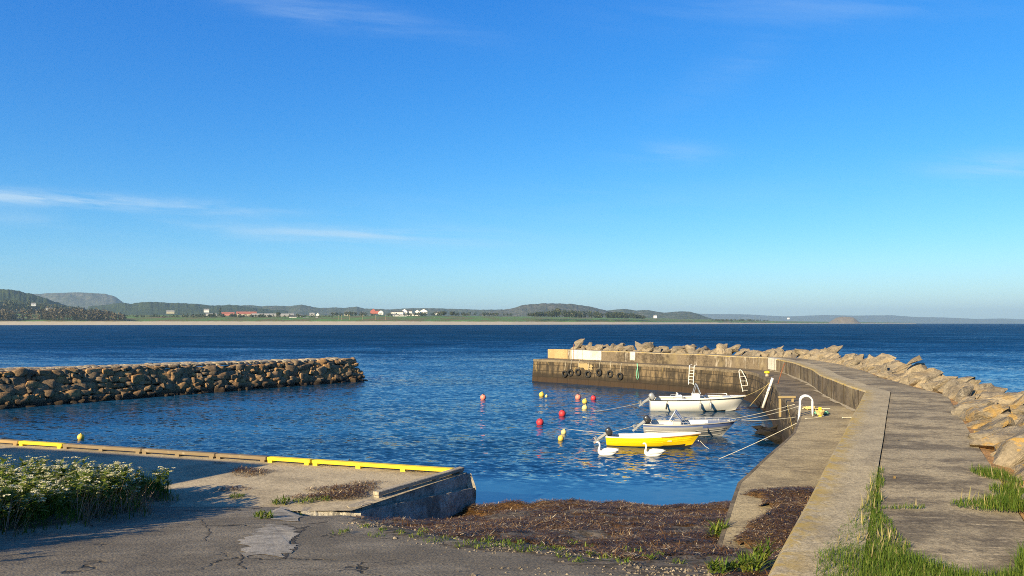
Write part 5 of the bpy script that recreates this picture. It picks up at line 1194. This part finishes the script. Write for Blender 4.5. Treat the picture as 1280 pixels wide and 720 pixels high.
gx_ = np.arange(1.8, 8.4, .09); gy_ = np.arange(8.6, 18.4, .09); X, Y = np.meshgrid(gx_, gy_, indexing='ij'); mnd = qmound(X, Y); Zq = 2.27 + mnd * (.10 + .10 * fbm(X * 2, Y * 2, 0, 4, 3)) + .55 * sm(12.5 - Y, 0, 3.5) * mnd
mb_ = MB(); mb_.grid(X, Y, Zq); ok = mnd.reshape(-1) > .05; mb_.f = [f for f in mb_.f if all(ok[list(f)])]; mb_.mi = [0] * len(mb_.f)
m_, t_, p_, o_ = newmat('weed_mat'); P_ = t_.pos(); t_.set(p_.inputs['Base Color'], t_.mix(t_.sstep(t_.noise(P_, 14.0, 6.0, .75), .4, .66), (.055, .026, .006), (.19, .10, .03))); p_.inputs['Roughness'].default_value = .9; t_.set(p_.inputs['Normal'], t_.bump(t_.noise(P_, 30.0, 4.0, .7), .9, .05)); M_mat = m_
tag(mb_.build('quay_seaweed', M_mat, smooth=True), kind='stuff')
x, y = scatter(70000, 2, 8.3, 9, 18.4, lambda x, y: qmound(x, y) * .9); z = 2.29 + qmound(x, y) * (.10 + .10 * fbm(x * 2, y * 2, 0, 4, 3)) + .55 * sm(12.5 - y, 0, 3.5) * qmound(x, y)
b = MB(); strands(b, x, y, z, (.05, .16), (.007, .017), .15, .8 * (fbm(x * 1.3, y * 1.3, 0, 4, 52) - .55)); tag(b.build('quay_seaweed_strands', M_weed), kind='stuff')
def sl_at(px_, row_): p = at(px_, row_, 1.46); return p.x, p.y
heaps = [(sl_at(317, 591), .85, .55), (sl_at(300, 588), .4, .2), (sl_at(405, 612), 1.0, .22), (sl_at(455, 606), .85, .5), (sl_at(440, 617), .9, .35), (sl_at(385, 622), 1.1, .25), (sl_at(520, 589), .6, .14), (sl_at(540, 587), .35, .12), (sl_at(290, 612), .8, .22), (sl_at(275, 579), .5, .12), (sl_at(405, 582), .5, .1), (sl_at(430, 622), .9, .2)]
def slab_w(x, y):
    r_ = 0
    for (cx_, cy_), a, e in heaps: r_ = r_ + np.exp(-(((x - cx_) / a)**2 + ((y - cy_) / (e * 2.0))**2) * 1.6)
    return np.clip(r_ - .45 + .5 * (fbm(x * 2, y * 2, 0, 3, 3) - .5), 0, 1)
x, y = scatter(120000, -12, -1.6, 18.8, 27, lambda x, y: slab_w(x, y) * (y < 23.3 + .315 * (-1.5 - x)) * (x < -1.9 - .615 * (23.4 - y))); b = MB(); strands(b, x, y, 1.47 + slab_w(x, y) * .10 * rg.random(len(x)), (.06, .16), (.010, .022), .3, .05)
tag(b.build('slab_seaweed', M_weed), kind='stuff')
# strewn gravel and dry weed at the road's edge
x, y = scatter(9000, -3.5, 4.2, 8.2, 15.5, lambda x, y: np.exp(-((y - ye(x) + .35) / .8)**2) * (fbm(x * 1.5, y * 1.5, 0, 3, 31) > .47) * .9 + .25 * (y < 9.9) * (x > -1.2) * (fbm(x * 1.8, y * 1.8, 0, 3, 32) > .5))
n = len(x); b = MB(); z = zground(x, y)
for i in range(n):
    s_ = rg.uniform(.008, .03) * (2 if rg.random() < .05 else 1); a = rg.uniform(0, 6.28); V, Fc = [(s_, 0, 0), (-.5 * s_, .8 * s_, 0), (-.5 * s_, -.8 * s_, 0), (.1 * s_, .05 * s_, s_ * .8)], [(0, 1, 3), (1, 2, 3), (2, 0, 3)]
    V = np.array(V); V = np.c_[V[:, 0] * math.cos(a) - V[:, 1] * math.sin(a), V[:, 0] * math.sin(a) + V[:, 1] * math.cos(a), V[:, 2]]; b.add(V + [x[i], y[i], z[i]], Fc, 0, rg.random())
tag(b.build('road_gravel', m_rock('gravel', [(0, (.16, .13, .10)), (.6, (.30, .25, .18)), (1, (.45, .38, .28))])), kind='stuff')
# small leafy plants
def plant(px_, row_, z_, wd, label, n=60, hgt=.2):
    """leafy weed tuft rooted where it grows"""
    if z_ is None: gx_, gy_ = G(px_, row_); z_ = float(zground(gx_, gy_)); gx_, gy_ = at(px_, row_, z_).x, at(px_, row_, z_).y; z_ = float(zground(gx_, gy_))
    else: p_ = at(px_, row_, z_); gx_, gy_ = p_.x, p_.y
    a = rg.uniform(0, 6.28, n); wd *= .6; r_ = wd / 2 * np.sqrt(rg.random(n)); b = MB()
    ribbons(b, np.c_[r_ * np.cos(a), r_ * np.sin(a) * .7, rg.uniform(0, hgt * .45, n)], rg.uniform(0, 6.28, n), rg.uniform(.2, 1.2, n), rg.uniform(.3, .8, n) * hgt, rg.uniform(.018, .04, n) * min(1, hgt * 5), rg.uniform(.1, .8, n), np.clip(rg.beta(2.5, 2, n), .2, .82))
    o_ = b.build('weed_plant', M_grass); o_.location = (gx_, gy_, z_); return tag(o_, label, 'plant', 'small green plants along the road edge' if 'asphalt edge' in label else ('plants beside the parapet' if 'parapet' in label else None))
plant(330, 648, None, .7, 'leafy green weed at the corner of the broken pale repair beside the slab', 90, .22)
plant(352, 630, 1.45, .8, 'leafy weed growing out of the crack before the slab quay', 110, .22)
plant(380, 628, 1.45, 1.0, 'low spreading weed on the landward edge of the slab quay', 120, .16)
plant(405, 625, 1.46, .9, 'flat green weed patch on the slab beside the seaweed heap', 110, .13)
plant(372, 648, 1.40, .5, 'small leafy weed below the slab end', 50, .18)
plant(297, 622, 1.45, .8, 'solitary low tuft of grass on the shaded slab joint', 120, .14)
for px_, row_ in [(424, 668), (432, 666), (455, 660), (500, 668), (540, 678), (590, 681), (606, 680), (620, 684), (640, 688), (668, 690), (690, 684), (700, 690), (715, 676), (735, 683), (480, 664), (470, 671), (520, 672), (575, 684), (600, 686), (612, 676), (632, 679), (645, 684), (655, 690), (675, 681), (705, 697), (720, 703), (740, 694), (760, 700), (780, 704), (850, 700), (530, 666), (790, 690), (810, 697), (820, 693), (560, 676), (650, 676)]: plant(px_, row_, None, .3 + .3 * rg.random(), 'small green plant among the seaweed along the broken asphalt edge', 30, .12)
plant(898, 672, 2.1, .55, 'bright green grass tuft against the side of the lower quay', 110, .4)
for px_, row_, h_ in [(895, 716, .25), (912, 713, .22), (928, 712, .3), (940, 714, .34), (952, 704, .4)]: plant(px_, row_, None, .4, 'green plant with pale tips growing along the road edge beside the end of the parapet', 60, h_)

# ------------------------------------------------------------------ unseen building, placed and sized to cast the long shadow over the slab
bh = empty('shadow_building', (-21.7, 15.5, 1.5), 'unseen gabled building on shore, placed to cast its long shadow over the slab quay', 'shadow_building')
ta = math.atan2(math.cos(SUN_A), -math.sin(SUN_A))                   # heading square to the low sun
ux = DL; uy = np.array([DL[1], -DL[0]]) * -1.0; uy = uy if uy[1] < 0 else -uy
LN_, DP, EV, RG = 10.5, 6.0, 5.1, 7.45
A = np.array([-18.56, 12.37]) - uy * DP / 2
def bhp(a, d, z): q = A + ux * a + uy * d; return (q[0], q[1], z)
b = MB(); V = [bhp(0, 0, .8), bhp(LN_, 0, .8), bhp(LN_, DP, .8), bhp(0, DP, .8), bhp(0, 0, EV), bhp(LN_, 0, EV), bhp(LN_, DP, EV), bhp(0, DP, EV), bhp(0, DP / 2, RG), bhp(LN_, DP / 2, RG)]
b.add(V, [(0, 1, 5, 4), (2, 3, 7, 6), (1, 2, 6, 9, 5), (3, 0, 4, 8, 7)]); M_red_w = plain('tarred_boards', (.14, .06, .04), .9, vary=.5); b.build('wall', M_red_w, bh, off=(-21.7, 15.5, 1.5))
b = MB()
for d0, z0_, d1, z1_ in ((-.35, EV - .18, DP / 2, RG + .06), (DP + .35, EV - .18, DP / 2, RG + .06)):
    b.add([bhp(-.4, d0, z0_), bhp(LN_ + .4, d0, z0_), bhp(LN_ + .4, d1, z1_), bhp(-.4, d1, z1_), bhp(-.4, d0, z0_ + .1), bhp(LN_ + .4, d0, z0_ + .1), bhp(LN_ + .4, d1, z1_ + .1), bhp(-.4, d1, z1_ + .1)], [(0, 1, 2, 3), (4, 5, 6, 7), (0, 1, 5, 4), (2, 3, 7, 6), (1, 2, 6, 5), (3, 0, 4, 7)])
b.build('roof', plain('roof_felt', (.06, .06, .06), .9), bh, off=(-21.7, 15.5, 1.5))
b = MB(); b.add([bhp(3, -.03, .9), bhp(5.6, -.03, .9), bhp(5.6, -.03, 3.3), bhp(3, -.03, 3.3)], [(0, 1, 2, 3)]); b.build('door', plain('grey_doors', (.25, .25, .24), .8), bh, off=(-21.7, 15.5, 1.5))

# ------------------------------------------------------------------ far shore: farms, houses, trees
M_hw = plain('house_white', (.80, .78, .74), .7, vary=.05); M_hr = plain('house_red', (.42, .12, .09), .8, vary=.1); M_hpk = plain('barn_faded_red', (.55, .20, .17), .8, vary=.1); M_hcr = plain('house_cream', (.52, .46, .34), .8, vary=.1); M_hgr = plain('hall_grey', (.36, .35, .32), .8, vary=.2)
M_rfd = plain('roof_dark', (.055, .055, .06), .8); M_rfr = plain('roof_red', (.30, .11, .085), .8); M_rfg = plain('roof_grey', (.28, .28, .29), .8); M_win = plain('window_dark', (.03, .04, .05), .2)
def house(px_, rowb, wpx, hpx, wallm, roofm, label, kind='house', gable=False, depth=9.0, flat=.55, name=None, chim=True):
    d = float(land_d(px_)) * np.interp(rowb, [393, 396, 399, 401], [1.42, 1.3, 1.14, 1.06]); p = far(px_, rowb, d); wd, h_ = wpx * d / F, hpx * d / F; rz = -math.atan2(p.x, p.y)
    root = empty(name or ('farmhouse' if kind == 'house' else kind.replace(' ', '_')), tuple(p), label, kind, None, rz); b = MB(); hw = wd / 2; ev = h_ * flat; D = depth if not gable else depth * 1.4
    if not gable:                                                    # eaves towards the sea
        b.add([(-hw, 0, -3), (hw, 0, -3), (hw, D, -3), (-hw, D, -3), (-hw, 0, ev), (hw, 0, ev), (hw, D, ev), (-hw, D, ev), (-hw, D / 2, h_), (hw, D / 2, h_)], [(0, 1, 5, 4), (2, 3, 7, 6), (1, 2, 6, 9, 5), (3, 0, 4, 8, 7)])
        r_ = [(-hw - .3, -.4, ev - .25), (hw + .3, -.4, ev - .25), (hw + .3, D / 2, h_ + .12), (-hw - .3, D / 2, h_ + .12), (hw + .3, D + .4, ev - .25), (-hw - .3, D + .4, ev - .25)]; rf = [(0, 1, 2, 3), (3, 2, 4, 5)]
    else:
        b.add([(-hw, 0, -3), (hw, 0, -3), (hw, D, -3), (-hw, D, -3), (-hw, 0, ev), (hw, 0, ev), (hw, D, ev), (-hw, D, ev), (0, 0, h_), (0, D, h_)], [(0, 1, 5, 8, 4), (2, 3, 7, 9, 6), (1, 2, 6, 5), (3, 0, 4, 7)])
        r_ = [(-hw - .4, -.3, ev - .3), (0, -.3, h_ + .12), (0, D + .3, h_ + .12), (-hw - .4, D + .3, ev - .3), (hw + .4, -.3, ev - .3), (hw + .4, D + .3, ev - .3)]; rf = [(0, 1, 2, 3), (1, 4, 5, 2)]
    b.build('wall', wallm, root); b = MB(); b.add(r_, rf); ro = b.build('roof', roofm, root); sd = ro.modifiers.new('t', 'SOLIDIFY'); sd.thickness = .3
    if chim and wd > 8: b = MB(); b.box((hw * .3, D / 2 if not gable else D * .4, h_ + .5), (.9, .9, 1.6)); b.build('chimney', M_hgr, ro)
    nw = int(min(6, max(2, wd // 4)))
    for k in range(nw): b = MB(); b.box((-hw + wd * (k + .5) / nw, -.03, ev * .5), (1.2, .08, min(1.5, ev * .5))); b.build('window', M_win, root)
    return root
for a in [(42, 381.5, 5, 3, M_hw, M_rfg, 'white house high on the wooded hill at the far end of the bay'), (61, 387, 8, 3, M_hw, M_rfd, 'white house lower on the wooded hillside above the bushes'), (213, 391, 9, 3, M_hcr, M_rfg, 'pale house standing in front of the wooded ridge'), (258, 389.5, 6, 3.5, M_hw, M_rfg, 'white farmhouse far back on the slope beneath the ridge'),
          (264, 394.5, 13, 2.6, M_hw, M_rfg, 'long low white shed next to the lone conifer'), (285, 394.5, 15, 4.5, M_hpk, M_rfr, 'long faded red barn between the conifer and the grey hall', 'barn'), (308, 396.5, 24, 7, M_hcr, M_rfr, 'big cream barn with a long red roof joined to the grey hall', 'barn'), (341, 396.5, 50, 4.6, M_hgr, M_rfg, 'very long low grey hall beside the big red-roofed barn', 'hall'),
          (327, 397.0, 5, 2.4, M_hw, M_rfg, 'small white shed standing in front of the long grey hall', 'shed'), (366, 398.2, 9, 4.0, M_hw, M_rfd, 'white cottage with a dark roof at the end of the grey hall'), (374, 396.6, 5, 3.4, M_hw, M_rfd, 'small white house just beyond the dark-roofed cottage'), (382, 398.4, 7, 1.6, M_hgr, M_rfg, 'low grey boat shed near the beach', 'shed'),
          (397, 396, 4, 5, M_hw, M_rfg, 'narrow white gabled house among bare trees', 'house', True), (396, 398.4, 3, 2, M_hw, M_rfg, 'tiny white hut below the narrow gabled house', 'shed'), (390, 395, 6, 4, M_hgr, M_rfg, 'grey house among bare trees behind the beach'), (434, 394, 7, 4, M_hcr, M_rfd, 'cream house on the brown mound behind the beach'), (452.5, 393, 5.5, 3.4, M_hw, M_rfd, 'small white cottage alone beside the utility poles'),
          (466.5, 391.5, 7, 5.6, M_hr, M_rfd, 'red barn on the skyline beside a white annex', 'barn', True), (472, 391.0, 6, 4.6, M_hr, M_rfd, 'dark-roofed wing of the red farm', 'barn'), (476, 392.2, 6, 4.2, M_hw, M_rfd, 'white gabled annex beside the red barn', 'house', True), (490.5, 391.6, 4, 2.5, M_hw, M_rfd, 'small white outbuilding at the end of the white farm', 'shed'), (498.5, 392.0, 11, 3.2, M_hw, M_rfd, 'long white outbuilding with dark roof on the white farm', 'shed'),
          (505.5, 392.0, 7, 5.8, M_hw, M_rfd, 'tall white gabled farmhouse in the middle of the white farm', 'house', True), (511.5, 392.0, 7, 5.0, M_hw, M_rfd, 'white wing with a steep dark roof on the white farm'), (499.5, 395.6, 17, 2.4, M_hw, M_rfg, 'long white low building on the field below the white farm', 'shed'), (516, 393.6, 16, 1.8, M_hw, M_rfg, 'low white wall-like shed in front of the white farm', 'shed'),
          (521.5, 392.2, 6, 5.0, M_hw, M_rfd, 'white gabled house with black timbering on the white farm', 'house', True), (529.5, 391.8, 9, 5.6, M_hw, M_rfd, 'largest white house with black gable on the white farm', 'house', True), (546, 392.5, 5.5, 3.0, M_hw, M_rfd, 'lone white cottage on the green field past the farm'), (819, 396.8, 4, 3.0, M_hw, M_rfg, 'single white house below the coastal ridge'), (985.5, 398.5, 2.5, 1.6, M_hw, M_rfg, 'tiny white house on the low spit')]:
    a = list(a) + [None] * 3; house(*a[:7], kind=a[7] or 'house', gable=bool(a[8]))
M_fol = leafy('far_foliage', [(0, (.014, .024, .009)), (.5, (.032, .046, .016)), (.8, (.06, .07, .028)), (1, (.10, .085, .05))], .1); M_brush = leafy('far_brush', [(0, (.05, .045, .028)), (.5, (.085, .07, .042)), (1, (.13, .11, .065))], .1); M_trunk = plain('far_trunk', (.06, .045, .03), .9)
ft = np.random.default_rng(77)
def crown_blob(b, c, rx, rz, n=26, conif=False):
    """small leaf clumps through the volume of a crown"""
    d = ft.normal(size=(n, 3)); d /= np.linalg.norm(d, axis=1)[:, None]; d *= ft.uniform(.45, 1, n)[:, None]; p = c + d * [rx, rx, rz]
    if conif: f = ft.random(n)**1.4; a = ft.uniform(0, 6.28, n); p = c + np.c_[np.cos(a) * rx * (1 - f) * .9, np.sin(a) * rx * (1 - f) * .9, (f * 2 - 1) * rz]
    s_ = ft.uniform(.22, .5, n) * min(rx, rz) * (1.0 if not conif else .8); A = ft.normal(size=(n, 3)); A /= np.linalg.norm(A, axis=1)[:, None]; B = np.cross(A, ft.normal(size=(n, 3))); B /= np.linalg.norm(B, axis=1)[:, None] + 1e-9; C_ = np.cross(A, B)
    V = np.stack([p + A * s_[:, None], p + B * s_[:, None], p - (A + B) * .6 * s_[:, None], p + C_ * s_[:, None]], 1).reshape(-1, 3); k = np.arange(n)[:, None] * 4
    b.add(V, np.concatenate([k + np.array(q) for q in ((0, 1, 3), (1, 2, 3), (2, 0, 3), (0, 2, 1))]).tolist(), 0, np.repeat(ft.random(n), 4))
def wood(name, spans, mat_, n, dmul=1.08, conif=False):
    b = MB()
    for px_, rowt, rowb, wpx in spans(n):
        d = float(land_d(px_)) * dmul * ft.uniform(.98, 1.05); k = d / F; h_ = (rowb - rowt) * k; c = far(px_, (rowt + rowb) / 2, d); crown_blob(b, np.array(c), wpx * k / 2, h_ / 2, 22, conif)
        bb = far(px_, rowb + .4, d); b.tube([bb, bb + Vector((0, 0, h_ * .5))], wpx * k * .05, 4, var=.1)
    return tag(b.build(name, mat_), kind='stuff')
def sp(x0, x1, top, base, jit, wr):
    top = np.array(top, float)
    def f(n):
        for _ in range(n): q = ft.uniform(x0, x1); yield q, float(np.interp(q, top[:, 0], top[:, 1])) + ft.uniform(-jit, jit), base if np.isscalar(base) else float(np.interp(q, *zip(*base))), ft.uniform(*wr)
    return f
wood('far_wood', sp(660, 806, [(660, 391), (680, 390), (697, 386.2), (712, 388), (740, 389), (756, 391), (770, 390), (790, 391), (806, 395)], [(660, 395), (740, 397), (806, 398)], .9, (3, 6)), M_fol, 230)
wood('far_brushwood', sp(-80, 156, [(-80, 383), (0, 386), (40, 386), (90, 383.5), (130, 387), (156, 394)], 399.5, 2.0, (4, 9)), M_brush, 260, 1.05)
wood('far_bushes', sp(150, 420, [(150, 394), (230, 393), (300, 392), (420, 394)], 397.5, 1.2, (3, 7)), M_fol, 110, 1.2)
wood('far_hedges', sp(410, 640, [(410, 391), (440, 389), (470, 392), (560, 390), (640, 392)], 394.5, 1.0, (3, 7)), M_fol, 110, 1.3)
wood('far_scrub', sp(890, 960, [(890, 399), (930, 398.6), (960, 400)], 401.2, .4, (2, 5)), M_fol, 60, 1.05)
wood('hillside_wood', sp(-60, 120, [(-60, 372), (0, 375), (60, 381), (120, 388)], [(-60, 388), (120, 393)], 3.5, (5, 10)), M_fol, 190, 1.5)
for px_, rowt, rowb, wpx, con, lab in [(275, 385.5, 395.5, 4.5, True, 'dark conifer standing alone between the white shed and the faded red barn'), (348, 390.5, 395, 6, False, 'round dark tree rising behind the long grey hall'), (555, 388.8, 394, 7, False, 'broad dark tree on the field beyond the lone white cottage'), (565, 389.5, 394.5, 6, False, 'smaller dark tree at the end of the hedge past the farm'), (697, 385.2, 396.5, 9, False, 'tallest dark tree of the far wood, standing above the rest')]:
    d = float(land_d(px_)) * 1.12; k = d / F; bs_ = far(px_, rowb, d); h_ = (rowb - rowt) * k; root = empty('shore_tree', tuple(bs_), lab, 'tree'); b = MB(); crown_blob(b, np.array([0, 0, h_ * .56]), wpx * k / 2, h_ * .46, 120, con); b.build('crown', M_fol, root); b = MB(); b.tube([(0, 0, -1), (.1, 0, h_ * .3), (0, 0, h_ * .7)], [.5, .35, .1], 6); b.build('trunk', M_trunk, root)
for k, px_ in enumerate([423, 427, 437, 453, 469.5, 482]):
    d = float(land_d(px_)) * 1.06; p = far(px_, 399.6, d); root = empty('utility_pole', tuple(p), 'pale wooden utility pole standing behind the far beach', 'pole', 'utility poles behind the far beach'); h_ = 6.0 * d / F; b = MB(); b.tube([(0, 0, -1), (0, 0, h_)], [.35, .25], 6); b.build('pole_shaft', M_ypaint, root); b = MB(); b.box((0, 0, h_ * .9), (2.6, .25, .25)); b.build('crossarm', M_ypaint, root)
